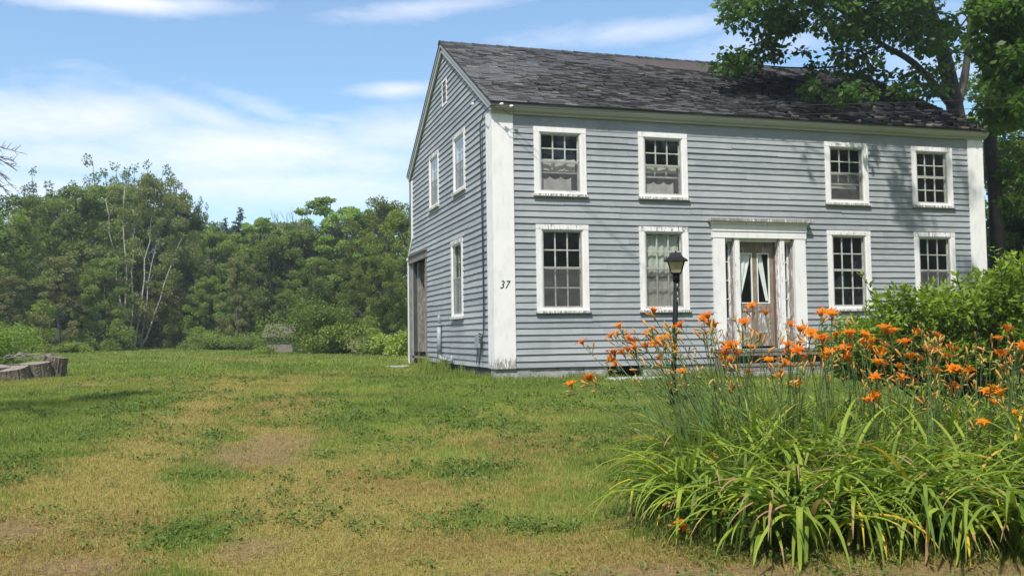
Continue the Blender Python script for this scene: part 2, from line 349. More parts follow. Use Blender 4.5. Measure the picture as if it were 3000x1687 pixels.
m,n,b,o=mat('meadow_soil'); a=n.n('ShaderNodeAttribute'); a.attribute_name='col'; g=n.n('ShaderNodeNewGeometry'); P=g.outputs['Position']
ns=n.noise(P,30,5,.75); c=n.mix(1.,a.outputs['Color'],n.mix(n.ramp(ns,.3,.7),(.45,.45,.45),(1.3,1.3,1.3)),'MULTIPLY')
n.l(c,b.inputs['Base Color']); b.inputs['Roughness'].default_value=.95; b.inputs['Specular IOR Level'].default_value=.1; bump(n,b,ns,.8,.03)
tag(link('ground',np_mesh('ground',np.stack([x,y,z],1),F,{'col':gc*.85},True),m),kind='structure')
# ------------------------------------------------------------------ HOUSE
ZC=5.2; L=12.16; D=8.82; PW=.412; HP=7.96; ZE=5.36; OV=.22; SX=-.11
house=empty('house',(6,4.4,-.25),'weathered two storey grey blue clapboard farmhouse with white corner boards and dark worn shingle roof','house')
UPW=[.8545,3.1914,7.7855,10.1377]; LOW=[.872,3.171,7.784,10.137]; WW=1.148; UZ=(3.518,4.955); LZ=(1.114,2.938)
DO=(4.92,7.16,.31,3.06)
front_open=[(x+.06,x+WW-.06,UZ[0]+.05,UZ[1]-.06) for x in UPW]+[(x+.06,x+WW-.06,LZ[0]+.05,LZ[1]-.06) for x in LOW]+[(DO[0]+.05,DO[1]-.05,DO[2],DO[3])]
GW=[(2.27,3.36,3.97,5.40),(5.04,6.42,3.97,5.43),(2.58,3.72,1.07,2.93)]
GW=[(2.27,3.42,3.97,5.40),(5.06,6.21,3.97,5.43),(2.60,3.75,1.07,2.93)]
SDO=(6.74,9.27,.0,2.98)
side_open=[(a+.06,b_-.06,c_+.05,d_-.06) for a,b_,c_,d_ in GW]+[(SDO[0]+.05,SDO[1],SDO[2]-.3,SDO[3]-.03)]
def siding(fr,umin,umax,z0,z1,e,opens,seed):
    random.seed(seed); mb=FB(fr); z=z0; k=0
    while z<z1-.02:
        zt=min(z+e,z1); off=random.uniform(-.003,.003); nb=.030+random.uniform(-.003,.004); ntp=.005
        zs=sorted(set([z,zt]+[v for o_ in opens for v in (o_[2],o_[3]) if z<v<zt]))
        joints=[]; j=umin(z)+random.uniform(.8,4)
        while j<umax(z): joints.append(j); j+=random.uniform(1.2,3.8)
        tints=[random.random()**1.5 for _ in range(len(joints)+2)]; drops=[random.uniform(-.004,.004) if random.random()<.85 else random.uniform(-.014,.008) for _ in tints]
        for zi in range(len(zs)-1):
            a0,a1=zs[zi],zs[zi+1]; zm=(a0+a1)/2
            iv=[(umin(a0),umin(a1),umax(a0),umax(a1))]
            for o_ in opens:
                if o_[2]<=zm<=o_[3]:
                    nv=[]
                    for (l0,l1,r0_,r1_) in iv:
                        if o_[1]<=l0 or o_[0]>=r0_: nv.append((l0,l1,r0_,r1_)); continue
                        if l0<o_[0]: nv.append((l0,l1,o_[0],o_[0]))
                        if o_[1]<r0_: nv.append((o_[1],o_[1],r0_,r1_))
                    iv=nv
            def nn(zz): return nb+(ntp-nb)*(zz-z)/e
            for (l0,l1,r0_,r1_) in iv:
                js=[q for q in joints if l0+.05<q<r0_-.05]; cuts=[(l0,l1)]+[(q,q) for q in js]+[(r0_,r1_)]
                for ci in range(len(cuts)-1):
                    (p0,p1),(q0,q1)=cuts[ci],cuts[ci+1]; g_=.0025
                    bi=sum(1 for q in joints if q<=(p0+.001)); t=tints[min(bi,len(tints)-1)]; dr=drops[min(bi,len(drops)-1)]
                    if ci>0: p0+=g_;p1+=g_
                    segs=max(1,int((q0-p0)/.45)); pr=None
                    for s_ in range(segs+1):
                        f=s_/segs; ub=p0+(q0-p0)*f; ut=p1+(q1-p1)*f
                        wv=(math.sin(ub*2.1+k*1.7)+math.sin(ub*5.3+k*.9))*.0022+dr+off if zi==0 else 0
                        cur=(mb.P(ub,a0+wv,nn(a0)),mb.P(ut,a1,nn(a1)),mb.P(ub,a0+wv,-.004))
                        if pr:
                            if fr=='F': mb.quad([pr[0],cur[0],cur[1],pr[1]],t)
                            else: mb.quad([cur[0],pr[0],pr[1],cur[1]],t)
                            if zi==0: mb.quad([pr[2],cur[2],cur[0],pr[0]],t)
                        pr=cur
        z+=e; k+=1
    return mb
FRZ=4.92   # frieze bottom
siding('F',lambda z:PW-.01,lambda z:L-PW+.01,.01,FRZ,.1338,front_open,3).build('siding',MT['siding'],house)
sl_=(HP-ZE)/(D/2+OV)
def gmin(z): return .40 if z<ZC-.05 else max(.0,(z-ZE)/sl_-OV+.02)
def gmax(z):
    if z<=2.98: return 9.27
    if z<3.5: return 9.38-.56*(z-2.98)/.52
    if z<ZC-.05: return D-.0
    return D-max(0.,(z-ZE)/sl_-OV+.02)
siding('G',gmin,gmax,.01,HP-.07,.1338,side_open,5).build('siding',MT['siding'],house)
fb=FB('F'); fb.b(PW,L-PW,FRZ,ZC,-.004,.020); fb.build('frieze',MT['siding'],house)
# sheathing shell + interior
def shell(mb,u0,u1,z0,z1,opens,n_):
    us=sorted(set([u0,u1]+[v for o_ in opens for v in o_[:2]])); zs=sorted(set([z0,z1]+[v for o_ in opens for v in o_[2:]]))
    for i in range(len(us)-1):
        for j in range(len(zs)-1):
            um=(us[i]+us[i+1])/2; zm=(zs[j]+zs[j+1])/2
            if any(o_[0]<um<o_[1] and o_[2]<zm<o_[3] for o_ in opens): continue
            mb.quad([mb.P(us[i],zs[j],n_),mb.P(us[i+1],zs[j],n_),mb.P(us[i+1],zs[j+1],n_),mb.P(us[i],zs[j+1],n_)])
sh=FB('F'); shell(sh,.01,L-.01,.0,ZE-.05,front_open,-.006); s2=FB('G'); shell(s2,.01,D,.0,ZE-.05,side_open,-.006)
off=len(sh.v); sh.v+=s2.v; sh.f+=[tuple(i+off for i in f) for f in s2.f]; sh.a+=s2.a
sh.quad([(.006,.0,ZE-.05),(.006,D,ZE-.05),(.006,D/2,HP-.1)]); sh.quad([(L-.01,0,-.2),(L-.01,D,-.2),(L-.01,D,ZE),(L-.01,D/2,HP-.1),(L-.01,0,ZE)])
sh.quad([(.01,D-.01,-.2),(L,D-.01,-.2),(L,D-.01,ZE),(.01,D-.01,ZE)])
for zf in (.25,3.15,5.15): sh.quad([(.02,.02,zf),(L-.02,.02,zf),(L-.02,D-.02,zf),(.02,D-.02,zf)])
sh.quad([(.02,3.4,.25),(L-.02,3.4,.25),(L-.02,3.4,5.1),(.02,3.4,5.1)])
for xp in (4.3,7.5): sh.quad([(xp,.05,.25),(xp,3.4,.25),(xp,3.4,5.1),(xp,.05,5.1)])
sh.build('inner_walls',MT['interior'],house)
# corner boards
def pil(x0,x1,name='corner_board'):
    fb=FB('F'); nz=18
    for i in range(nz):
        a=i/nz; t=.95 if i==0 else (.45 if i==1 else .12+.1*random.random())
        z0=a*(ZC); z1=(i+1)/nz*ZC
        fb.quad([fb.P(x0,z0,.04),fb.P(x1,z0,.04),fb.P(x1,z1,.04),fb.P(x0,z1,.04)],t)
        fb.quad([fb.P(x1,z0,.04),fb.P(x1,z0,0),fb.P(x1,z1,0),fb.P(x1,z1,.04)],t)
    fb.quad([fb.P(x0,0,.04),fb.P(x0,0,-.01),fb.P(x1,0,-.01),fb.P(x1,0,.04)],.5)
    # make the tints blend: shared rows
    return fb
def board(fr,u0,u1,z0,z1,n1,peel,name,n0=-.004,edge=True):
    """plank subdivided so that the peeling varies along its height"""
    nz=max(2,int((z1-z0)/.12)); V=[];A=[];Fc=[]
    P_=FB(fr).P
    for i in range(nz+1):
        z=z0+(z1-z0)*i/nz
        for (u,n_) in ((u0,n0),(u0,n1),(u1,n1),(u1,n0)): V.append(P_(u,z,n_)); A.append(peel((z-z0)))
    for i in range(nz):
        for k in range(3): a=i*4+k; Fc.append((a,a+1,a+5,a+4))
    Fc.append((0,1,2,3)); e=nz*4; Fc.append((e,e+1,e+2,e+3))
    mb=MB(); mb.v=V; mb.f=Fc; mb.a=A; return mb
def merge(*ms):
    r=MB()
    for m_ in ms:
        o_=len(r.v); r.v+=m_.v; r.a+=m_.a; r.f+=[tuple(i+o_ for i in f) for f in m_.f]
    return r
pe=lambda h:max(.10,1.-h/.55)
merge(board('F',-.04,PW,0,ZC+.02,.04,pe,''),board('G',-.0395,.4354,.003,ZC+.04,.0385,lambda h:max(.2,.9-h/.6),'')).build('corner_board',MT['white'],house)
merge(board('F',L-PW,L+.03,0,ZC+.02,.04,lambda h:.25,''),).build('corner_board',MT['white'],house)
# rear corner board with its flare
mb=FB('G'); t=.25
mb.b(D-.22,D+.03,3.5,ZC-.0,-.004,.035,t); 
def slab(pts,n0,n1,t):
    a=[mb.P(u,z,n1) for u,z in pts]; b_=[mb.P(u,z,n0) for u,z in pts]; mb.quad(a,t); mb.quad(b_[::-1],t)
    for i in range(len(pts)): j=(i+1)%len(pts); mb.quad([a[i],b_[i],b_[j],a[j]],t)
slab([(D-.13,3.5),(9.33,3.02),(9.46,2.98),(D+.03,3.5)],-.004,.034,t)
mb.b(9.27,9.47,-.12,2.97,-.004,.036,.3); mb.b(9.3,9.5,2.93,3.0,-.01,.06,.5)
mb.build('corner_board',MT['white'],house)
# rear lean-to roof edge and wall beyond the flare (back ell)
mb=MB(); mb.box(.02,6,D+.01,D+.62,0,2.9,.2); mb.build('rear_ell',MT['siding'],house)
mb=MB(); mb.quad([(-.02,D-.01,3.52),(12,D-.01,3.52),(12,D+.66,2.96),(-.02,D+.66,2.96)]); mb.quad([(-.02,D-.01,3.49),(12,D-.01,3.49),(12,D+.66,2.93),(-.02,D+.66,2.93)][::-1]); mb.build('rear_ell_roof',MT['interior'],house)
mb=MB(); mb.box(.9,6,D+1.2,D+4,0,4.0,.2); mb.box(.85,1.0,D+1.1,D+4,3.95,4.12,.2); mb.build('back_wing',MT['siding'],house)
mb=MB(); mb.quad([(.7,D+1.0,4.13),(6,D+1.0,4.13),(6,D+2.6,4.9),(.7,D+2.6,4.9)]); mb.quad([(.7,D+4.2,4.13),(6,D+4.2,4.13),(6,D+2.6,4.9),(.7,D+2.6,4.9)]); mb.box(.7,6,D+1.0,D+1.03,4.02,4.13); mb.build('back_wing_roof',MT['interior'],house)
# cornice (front) profile extruded along x, and rake boards
def extr(prof,x0,x1,t=.25):
    m_=MB(); n_=len(prof)
    for i in range(n_):
        a,b_=prof[i],prof[(i+1)%n_]; m_.quad([(x0,a[0],a[1]),(x1,a[0],a[1]),(x1,b_[0],b_[1]),(x0,b_[0],b_[1])],t)
    m_.quad([(x0,p[0],p[1]) for p in prof][::-1],t); m_.quad([(x1,p[0],p[1]) for p in prof],t); return m_
merge(extr([(.0,5.185),(-.075,5.185),(-.085,5.20),(-.085,5.235),(-.10,5.245),(.0,5.245)],-.05,L+.06,.4),
      extr([(.0,5.246),(-.15,5.246),(-.15,5.262),(-.175,5.275),(-.20,5.31),(-.205,5.372),(.0,5.46)],-.07,L+.09)).build('cornice',MT['cornice'],house)
sa=math.atan(sl_); ca,sn=math.cos(sa),math.sin(sa); LS=(D/2+OV)/ca
def RP(x,s,h,side=1):   # point on roof: s up the slope from the eave, h above the deck
    y=-OV+s*ca-h*sn; z=ZE+s*sn+h*ca
    return (x,y,z) if side==1 else (x,D-y,z)
def rslab(x0,x1,s0,s1,h0,h1,side,t=0.):
    A=[RP(x0,s0,h0,side),RP(x1,s0,h0,side),RP(x1,s1,h0,side),RP(x0,s1,h0,side)]; B=[RP(x0,s0,h1,side),RP(x1,s0,h1,side),RP(x1,s1,h1,side),RP(x0,s1,h1,side)]
    mb.quad(A[::-1],t); mb.quad(B,t)
    for i in range(4): j=(i+1)%4; mb.quad([A[i],A[j],B[j],B[i]],t)
for sd_ in (1,-1):
    mb=MB()
    rslab(SX+.03,SX+.075,.02,LS-.02,-.19,-.004,sd_,.3)      # rake board
    rslab(SX+.005,SX+.03,.0,LS-.01,-.075,-.004,sd_,.3)
    rslab(SX+.075,.0,.03,LS-.03,-.06,-.035,sd_,.3)       # rake soffit
    mb.build('rake_board',MT['cornice'],house)
mb=MB(); rslab(L-SX-.075,L-SX-.03,.02,LS-.02,-.19,-.004,1,.3); mb.build('rake_board',MT['cornice'],house)
mb=MB()
mb.a=[]
for sd_ in (1,-1): rslab(SX-.01,L-SX+.01,-.02,LS,-.003,.028,sd_)
roof=mb.build('roof',simple('roof_deck',(.03,.03,.032),.9),house)
V=[];Fq=[];CL=[]
random.seed(12)
ex=.128; rows=int(LS/ex)+1
for r in range(rows):
    s0=r*ex-.02; x=SX-.02-random.random()*.3; 
    while x<L-SX+.015:
        wd=random.choice((.30,.30,.22,.26,.14,.18)); x1=min(x+wd-.007,L-SX+.015+random.uniform(-.015,.012)); xa=max(x,SX-.012+random.uniform(-.01,.01))
        if x1-xa<.03: x+=wd; continue
        fx=(x-SX)/L; fs=s0/LS
        nz=float(fbm(np.array([x*.5]),np.array([s0*.9]),61,3)[0]); nz2=float(fbm(np.array([x*2.5]),np.array([s0*4.]),62,2)[0])
        wear=np.clip(.25+fx*.75+(.45-fs)*.25+(nz-.5)*1.2,0,1.15)
        patchq=(.36<fx<.60 and fs>.88-.10*min(1,(fx-.36)*9)) or (.40<fx<.58 and fs>.76+nz2*.12)
        top=min(s0+ex*1.35,LS)
        if patchq: base=np.array([.115,.100,.098])*(.92+random.random()*.14); lift=.006; jag=.001
        else:
            lightp=max(.05,.85-wear*.75)
            if random.random()<lightp: base=np.array([.092,.094,.100])*(.80+random.random()*.38)
            else: base=np.array([.040,.038,.041])*(.6+random.random()*.7)
            if random.random()<.05*wear+.004: base=np.array([.17,.158,.145])*(.6+random.random()*.5)
            base=base*(1.08-.35*wear)
            if fx<.16: base=base*1.05+np.array([.028,.030,.032])
            lift=.010+random.random()*.018*(.3+wear)+(.03*random.random() if random.random()<.22*wear else 0); jag=.006+.03*wear
            if random.random()<.12*wear: x+=wd; continue
            if fx>.55 and fs<.28 and random.random()<.16: base=np.array([.22,.185,.16])*(.6+random.random()*.7); lift+=.02
        top=min(s0+ex*1.3,LS+.01); i=len(V); ns_=4
        for k in range(ns_):
            f=k/(ns_-1); xx=xa+(x1-xa)*f; cu=lift*(1+(.9*random.random() if k in (0,ns_-1) else .3*random.random())*wear)
            sj=s0+random.uniform(-1,1)*jag*.55
            V.append(RP(xx,sj,.028+cu)); V.append(RP(xx,top,.031)); V.append(RP(xx,sj+.004,.028)); CL+= [base,base,base*.3]  # tab's lower face darkens toward the deck: shadow line put into its colour
        for k in range(ns_-1):
            a=i+3*k; Fq.append((a,a+3,a+4,a+1)); Fq.append((a+2,a+5,a+3,a))
        x+=wd
# ridge caps
x=SX-.02
while x<L-SX:
    i=len(V); wd=.28; l=.006+random.random()*.014; b0=np.array([.05,.052,.056])*(.7+random.random()*.9)
    for xx,h in ((x,.05+l),(x+wd+.05,.045)):
        V+= [RP(xx,LS-.13,h-.012),(xx,D/2,RP(0,LS,h)[2]+.012),RP(xx,LS-.13,h-.012,-1)]; CL+=[b0]*3
    Fq+=[(i,i+3,i+4,i+1),(i+1,i+4,i+5,i+2)]; x+=wd+random.uniform(-.02,.05)
link('shingles',np_mesh('shingles',V,np.array(Fq),{'col':np.array(CL)}),MT['shingle'],roof)
# foundation
random.seed(4)
for (x0,x1) in [(-.02,2.42),(3.22,L)]:
    mb=MB(); xx=x0
    while xx<x1-.01:
        w_=min(random.uniform(.5,1.5),x1-xx); mb.box(xx+.004,xx+w_-.004,.005+random.uniform(0,.015),.35,-.75,-.003,random.random(),.004); xx+=w_
    mb.build('foundation',MT['stone'],house)
mb=MB(); yy=.36
while yy<6.7: w_=random.uniform(.6,1.4); mb.box(.01+random.uniform(0,.01),.34,yy,min(yy+w_-.01,6.74),-.7,-.003,.3,.003); yy+=w_
mb.build('foundation',MT['stone'],house)
mb=MB(); mb.box(2.42,3.22,.6,.62,-.7,0); mb.box(2.42,2.44,.36,.6,-.7,0); mb.box(3.2,3.22,.36,.6,-.7,0); mb.build('cellar_opening',MT['interior'],house)
# --------------------------------------------------- windows
def curtain_mesh(fr,u0,u1,z0,ztop,n_,folds=7,scal=.0,amp=.012,nseg=42):
    mb=FB(fr); pr=None
    for i in range(nseg+1):
        f=i/nseg; u=u0+(u1-u0)*f; dn=math.sin(f*folds*2*math.pi)*amp+math.sin(f*folds*4.7)*amp*.5
        zt=ztop-scal*abs(math.sin(f*math.pi*3.))+random.uniform(-.004,.004)
        cur=(mb.P(u,z0,n_+dn),mb.P(u,zt,n_+dn*.6))
        if pr: mb.quad([pr[0],cur[0],cur[1],pr[1]])
        pr=cur
    return mb
def frame(mb,u0,u1,z0,z1,wd,n0,n1,t=0.,wb=None,j=0):
    wb=wb or wd
    mb.b(u0,u0+wd,z0,z1,n0,n1,t,j); mb.b(u1-wd,u1,z0,z1,n0,n1,t,j); mb.b(u0+wd,u1-wd,z1-wd,z1,n0,n1,t,j); mb.b(u0+wd,u1-wd,z0,z0+wb,n0,n1,t,j)
def window(fr,u0,u1,z0,z1,style,label=None,peel=.35):
    tw=.115; mb=FB(fr); zb=z0+.05
    mb.b(u0,u0+tw,zb,z1-.10,-.02,.040,peel); mb.b(u1-tw,u1,zb,z1-.10,-.02,.040,peel)
    mb.b(u0-.002,u1+.002,z1-.10,z1,-.02,.043,peel+.25,.002)
    iu0,iu1,iz0,iz1=u0+tw,u1-tw,zb+.06,z1-.10
    mb.b(iu0,iu1,zb,iz0,-.02,.036,peel*.4)
    mb.b(iu0,iu0+.022,iz0,iz1,-.11,.026,peel*.3); mb.b(iu1-.022,iu1,iz0,iz1,-.11,.026,peel*.3); mb.b(iu0+.022,iu1-.022,iz1-.022,iz1,-.11,.026,peel*.3)
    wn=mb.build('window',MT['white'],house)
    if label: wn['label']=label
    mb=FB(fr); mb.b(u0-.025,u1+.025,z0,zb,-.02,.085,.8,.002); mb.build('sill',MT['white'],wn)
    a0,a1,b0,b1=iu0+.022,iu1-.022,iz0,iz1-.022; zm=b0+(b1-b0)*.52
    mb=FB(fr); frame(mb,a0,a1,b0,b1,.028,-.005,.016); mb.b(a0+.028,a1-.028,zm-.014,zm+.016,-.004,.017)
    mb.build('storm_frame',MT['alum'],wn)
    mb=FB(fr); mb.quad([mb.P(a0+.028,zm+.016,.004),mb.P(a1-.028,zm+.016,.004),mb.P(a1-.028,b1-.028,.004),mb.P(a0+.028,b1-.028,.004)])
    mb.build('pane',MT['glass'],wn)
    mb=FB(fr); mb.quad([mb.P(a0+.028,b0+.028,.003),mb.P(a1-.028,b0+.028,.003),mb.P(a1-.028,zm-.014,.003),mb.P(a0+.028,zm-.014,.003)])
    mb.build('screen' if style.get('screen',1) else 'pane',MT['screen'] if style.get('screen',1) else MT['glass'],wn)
    mb=FB(fr); frame(mb,a0,a1,b0,b1,.034,-.075,-.045); mb.b(a0+.034,a1-.034,zm-.03,zm,-.085,-.05)
    c0,c1=a0+.034,a1-.034
    def munt(zl,zh,rows_,n0):
        for k in (1,2): u=c0+(c1-c0)*k/3; mb.b(u-.014,u+.014,zl,zh,n0-.02,n0)
        for k in range(1,rows_): z=zl+(zh-zl)*k/rows_; mb.b(c0,c1,z-.0125,z+.0125,n0-.0205,n0+.0005)
    munt(zm,b1-.034,2,-.05)
    if style.get('lower','full')=='full': munt(b0+.034,zm-.03,2,-.056)
    else:   # lower sash pushed up: its bottom rail shows part way
        zz=zm-(zm-b0)*style['lower']; munt(zz,zm-.03,1,-.10); mb.b(c0,c1,zz-.035,zz,-.13,-.095)
    mb.build('sash',MT['sash'],wn)
    for cz in style.get('curtains',[]):
        l,r,zl,zh,fo,sc_,mt=cz; h=b1-b0; wdd=c1-c0
        curtain_mesh(fr,c0+wdd*l,c0+wdd*r,b0+h*zl,b0+h*zh,-.125,fo,sc_).build('curtain',MT[mt],wn)
    return wn
curt_up=[(.0,.86,.0,.27,2,.055,'shade'),(.02,.97,.37,.58,2,.015,'shade')]
window('F',UPW[0],UPW[0]+WW,*UZ,dict(lower=.32,curtains=curt_up),'upstairs window with pale scalloped curtain, nearest the corner',.12)
window('F',UPW[1],UPW[1]+WW,*UZ,dict(lower=.35,curtains=[(.0,.88,.0,.24,2,.05,'shade'),(.02,.97,.40,.52,2,.02,'shade')]),None,.15)
window('F',UPW[2],UPW[2]+WW,*UZ,dict(lower=.35,curtains=[(.02,.95,.24,.30,1,.0,'shade')]),None,.2)
window('F',UPW[3],UPW[3]+WW,*UZ,dict(screen=0),None,.3)
window('F',LOW[0],LOW[0]+WW,*LZ,dict(),None,.38)
window('F',LOW[1],LOW[1]+WW,*LZ,dict(curtains=[(.0,1.,.42,1.,6,.05,'cloth'),(.0,1.,.0,.40,5,.03,'cloth')]),'ground floor window hung with gathered curtains',.42)
window('F',LOW[2],LOW[2]+WW,*LZ,dict(screen=0),None,.3)
window('F',LOW[3],LOW[3]+WW,*LZ,dict(),None,.4)
for g_ in GW[:2]: window('G',*g_,dict(curtains=[(.0,1,.47,1.,2,0,'shade')]),None,.5)
window('G',*GW[2],dict(),None,.55)
# --------------------------------------------------- front door case
mb=FB('F'); d0,d1=DO[0],DO[1]; pwid=.285
mb.b(d0-.03,d0+.255,.31,2.72,-.01,.075,.1); mb.b(d1-.255,d1+.03,.31,2.72,-.01,.075,.1)
for (a,b_) in ((d0-.03,d0+.255),(d1-.255,d1+.03)): mb.b(a-.001,b_+.001,.31,.75,-.01,.078,.7)
mb.b(d0-.05,d1+.05,2.723,2.86,-.01,.085,.06); mb.b(d0-.055,d1+.055,2.866,3.02,-.01,.10,.05)
surr=mb.build('door_surround',MT['white'],house)
mb=FB('F'); mb.b(d0-.13,d1+.15,3.075,3.13,-.01,.20,.95,.006); mb.b(d0-.07,d1+.07,3.022,3.075,-.01,.14,.5)
mb.build('cornice_cap',MT['white'],surr)
J=(5.19,5.42,5.54,6.55,6.66,6.87)
mb=FB('F'); mb.b(J[1],J[2],.31,2.72,-.02,.055,.55); mb.b(J[3],J[4],.31,2.72,-.02,.055,.55)
mb.b(J[2]-.002,J[2]+.02,.31,2.72,-.30,-.02,.6); mb.b(J[3]-.02,J[3]+.002,.31,2.72,-.30,-.02,.75)
mb.b(J[1]-.02,J[1]+.001,.31,2.72,-.22,-.02,1.); mb.b(J[5]-.02+.02,J[5]+.04,.31,2.72,-.22,-.02,1.)
mb.b(J[0]-.05,J[0]+.0,.31,2.72,-.22,-.012,.8); mb.b(J[4]-.001,J[4]+.02,.31,2.72,-.22,-.02,.8)
mb.b(J[0],J[5],2.66,2.72,-.30,-.02,.4)
mb.build('jamb',MT['white'],surr)
for (a,b_) in ((J[0],J[1]-.02),(J[4]+.02,J[5])):
    mb=FB('F'); frame(mb,a,b_,.95,2.66,.04,-.17,-.13,.7); mb.b(a,b_,.31,.95,-.17,-.135,.9); mb.b(a+.04,b_-.04,.42,.86,-.135,-.125,1.)
    for k in (1,2,3): z=.99+(2.62-.99)*k/4; mb.b(a+.04,b_-.04,z-.011,z+.011,-.16,-.135,.3)
    sl2=mb.build('sidelight',MT['white'],surr)
    mb=FB('F'); mb.quad([mb.P(a+.04,.99,-.15),mb.P(b_-.04,.99,-.15),mb.P(b_-.04,2.62,-.15),mb.P(a+.04,2.62,-.15)]); mb.build('pane',MT['glass'],house)
q0,q1=J[2]+.02,J[3]-.02; dz0,dz1=.36,2.54
door=None; mb=FB('F'); nd=-.15; wl=(q1-q0)
st=.115; mid=(q0+q1)/2-.06; da,db=q0,6.49
pn=[(5.655,5.955),(6.085,6.385)]
mb.b(da,pn[0][0],dz0,dz1,nd-.045,nd,.3); mb.b(pn[0][1],pn[1][0],dz0,dz1,nd-.045,nd,.15); mb.b(pn[1][1],db,dz0,dz1,nd-.045,nd,.1)
for a,b_ in pn:
    mb.b(a,b_,dz1-.13,dz1,nd-.045,nd-.001,.25); mb.b(a,b_,1.13,1.30,nd-.045,nd-.001,.3); mb.b(a,b_,dz0,dz0+.3,nd-.045,nd-.001,.4)
door=mb.build('front_door',MT['doorwood'],house)
mb=FB('F')
for a,b_ in pn: mb.b(a,b_,dz0+.3,1.13,nd-.035,nd-.015,1.); frame(mb,a-.004,b_+.004,1.30,dz1-.125,.022,nd-.03,nd+.006,.25)
mb.build('door_moulding',MT['white'],door)
mb=FB('F')
for a,b_ in pn: mb.quad([mb.P(a,1.3,nd-.02),mb.P(b_,1.3,nd-.02),mb.P(b_,dz1-.13,nd-.02),mb.P(a,dz1-.13,nd-.02)])
mb.build('pane',MT['glass'],door)
mb=FB('F'); mb.b(db,q1,.31,2.66,nd-.05,nd+.03,0); mb.build('door_post',MT['redwood'],house)
mb=FB('F'); mb.b(q0,db,dz1+.003,2.66,nd-.05,nd+.0,0); mb.build('door_header',MT['oldwood'],house)
# tied back curtains in the door panes
for (a,b_),dirn in zip(pn,(1,-1)):
    mb=FB('F'); zt=dz1-.13; H_=1.05; ns=16; nu=9; G_=[]
    for i in range(ns+1):
        f=i/ns; z=zt-H_*f; row=[]
        for k in range(nu+1):
            g_=k/nu
            if dirn==1: l,r=a,b_-(b_-a)*(.05+.90*f**1.15)
            else: l,r=a+(b_-a)*.0+(b_-a)*.72*f**1.1,a+(b_-a)*(.45+.55*f)
            row.append(mb.P(l+(r-l)*g_,z,nd-.05+.012*math.sin(g_*14+f*2)))
        G_.append(row)
    for i in range(ns):
        for k in range(nu): mb.quad([G_[i+1][k],G_[i+1][k+1],G_[i][k+1],G_[i][k]])
    mb.build('curtain',simple('white_lace_cloth',(.85,.85,.83),.9,.1) if dirn==1 else bpy.data.materials['white_lace_cloth'],door)
# porch step
random.seed(2); mb=MB()
for k in range(3): mb.box(4.85,7.35,-.62+k*.2,-.43+k*.2,.255,.298,.1,.004)
mb.box(4.9,7.3,-.60,-.56,.17,.25,.1); mb.box(4.9,4.96,-.58,-.03,-.3,.25); mb.box(7.24,7.3,-.58,-.03,-.3,.25); mb.box(6.07,6.13,-.58,-.5,-.3,.25)
for k in range(2): mb.box(4.8,7.5,-1.02+k*.2,-.84+k*.2,-.03,.012,.1,.004)
mb.box(4.85,7.45,-1.0,-.97,-.14,-.035,.1); mb.build('porch_step',MT['oldwood'],house)
mb=MB(); mb.box(4.7,7.6,-1.25,-.6,-.45,-.145,.4,.015); mb.build('stone_sill',MT['stone'],house)
# side doorway in the gable wall
mb=FB('G'); mb.b(SDO[0]-.08,SDO[1]+.0,2.80,3.0,-.004,.05,0.,.005); mb.b(SDO[0]-.12,SDO[1]-.05,3.0,3.03,-.01,.09,0)
mb.b(SDO[0]-.05,SDO[0]+.06,-.05,2.80,-.004,.04,.1); mb.b(SDO[1]-.2,SDO[1],-.05,2.8,-.03,.03,.1)
sdw=mb.build('doorway',MT['oldwood'],house)
mb=FB('G'); u=SDO[0]+.06; random.seed(9)
while u<SDO[1]-.21:
    w_=random.uniform(.16,.26); far=u>7.9; n_=-.10 if u<7.55 else (-.65 if u<8.45 else -.12)
    mb.b(u,min(u+w_-.012,SDO[1]-.2),.12,2.80,n_-.03,n_+random.uniform(-.006,.006),.35); u+=w_
mb.b(7.53,7.56,.1,2.8,-.66,-.09,.2); mb.b(8.44,8.47,.1,2.8,-.66,-.11,.2); mb.b(SDO[0]+.06,SDO[1]-.2,.06,.12,-.66,-.02,.1)
mb.build('plank_door',MT['oldwood'],sdw)
mb=FB('G'); 
for u in (7.35,7.8,8.5): mb.b(u,u+.3,-.25,-.12+random.random()*.1,-.3,-.1,.3,.03)
mb.b(SDO[0]+.1,SDO[1],-.5,.05,-.7,-.68); mb.build('threshold_stones',MT['stone'],sdw)
# gable vent
mb=FB('G'); vu0,vu1,vz0,vz1=4.05,4.56,6.38,7.02; frame(mb,vu0,vu1,vz0,vz1,.05,-.0,.035,.4)
for k in range(7):
    z=vz0+.07+k*.075; mb.quad([mb.P(vu0+.05,z,.03),mb.P(vu1-.05,z,.03),mb.P(vu1-.05,z+.05,.0),mb.P(vu0+.05,z+.05,.0)],.1)
vt=mb.build('gable_vent',MT['white'],house)
mb=FB('G'); mb.quad([mb.P(vu0+.05,vz0+.05,.023),mb.P(vu1-.05,vz0+.05,.023),mb.P(vu1-.05,vz1-.05,.023),mb.P(vu0+.05,vz1-.05,.023)]); mb.build('vent_back',MT['interior'],vt)
# house number
cu=bpy.data.curves.new('num','FONT'); cu.body='37'; cu.size=.225; cu.shear=.28; cu.extrude=.002; cu.offset=.0015; cu.space_character=1.15
to=bpy.data.objects.new('tmp',cu); C.objects.link(to); dg=bpy.context.evaluated_depsgraph_get(); me=bpy.data.meshes.new_from_object(to.evaluated_get(dg)); bpy.data.objects.remove(to)
me.transform(Matrix.Translation((.085,-.0425,1.62))@Matrix.Rotation(math.radians(90),4,'X')@Matrix.Scale(.82,4,(1,0,0))); me.materials.clear(); link('house_number',me,MT['ink'],house)
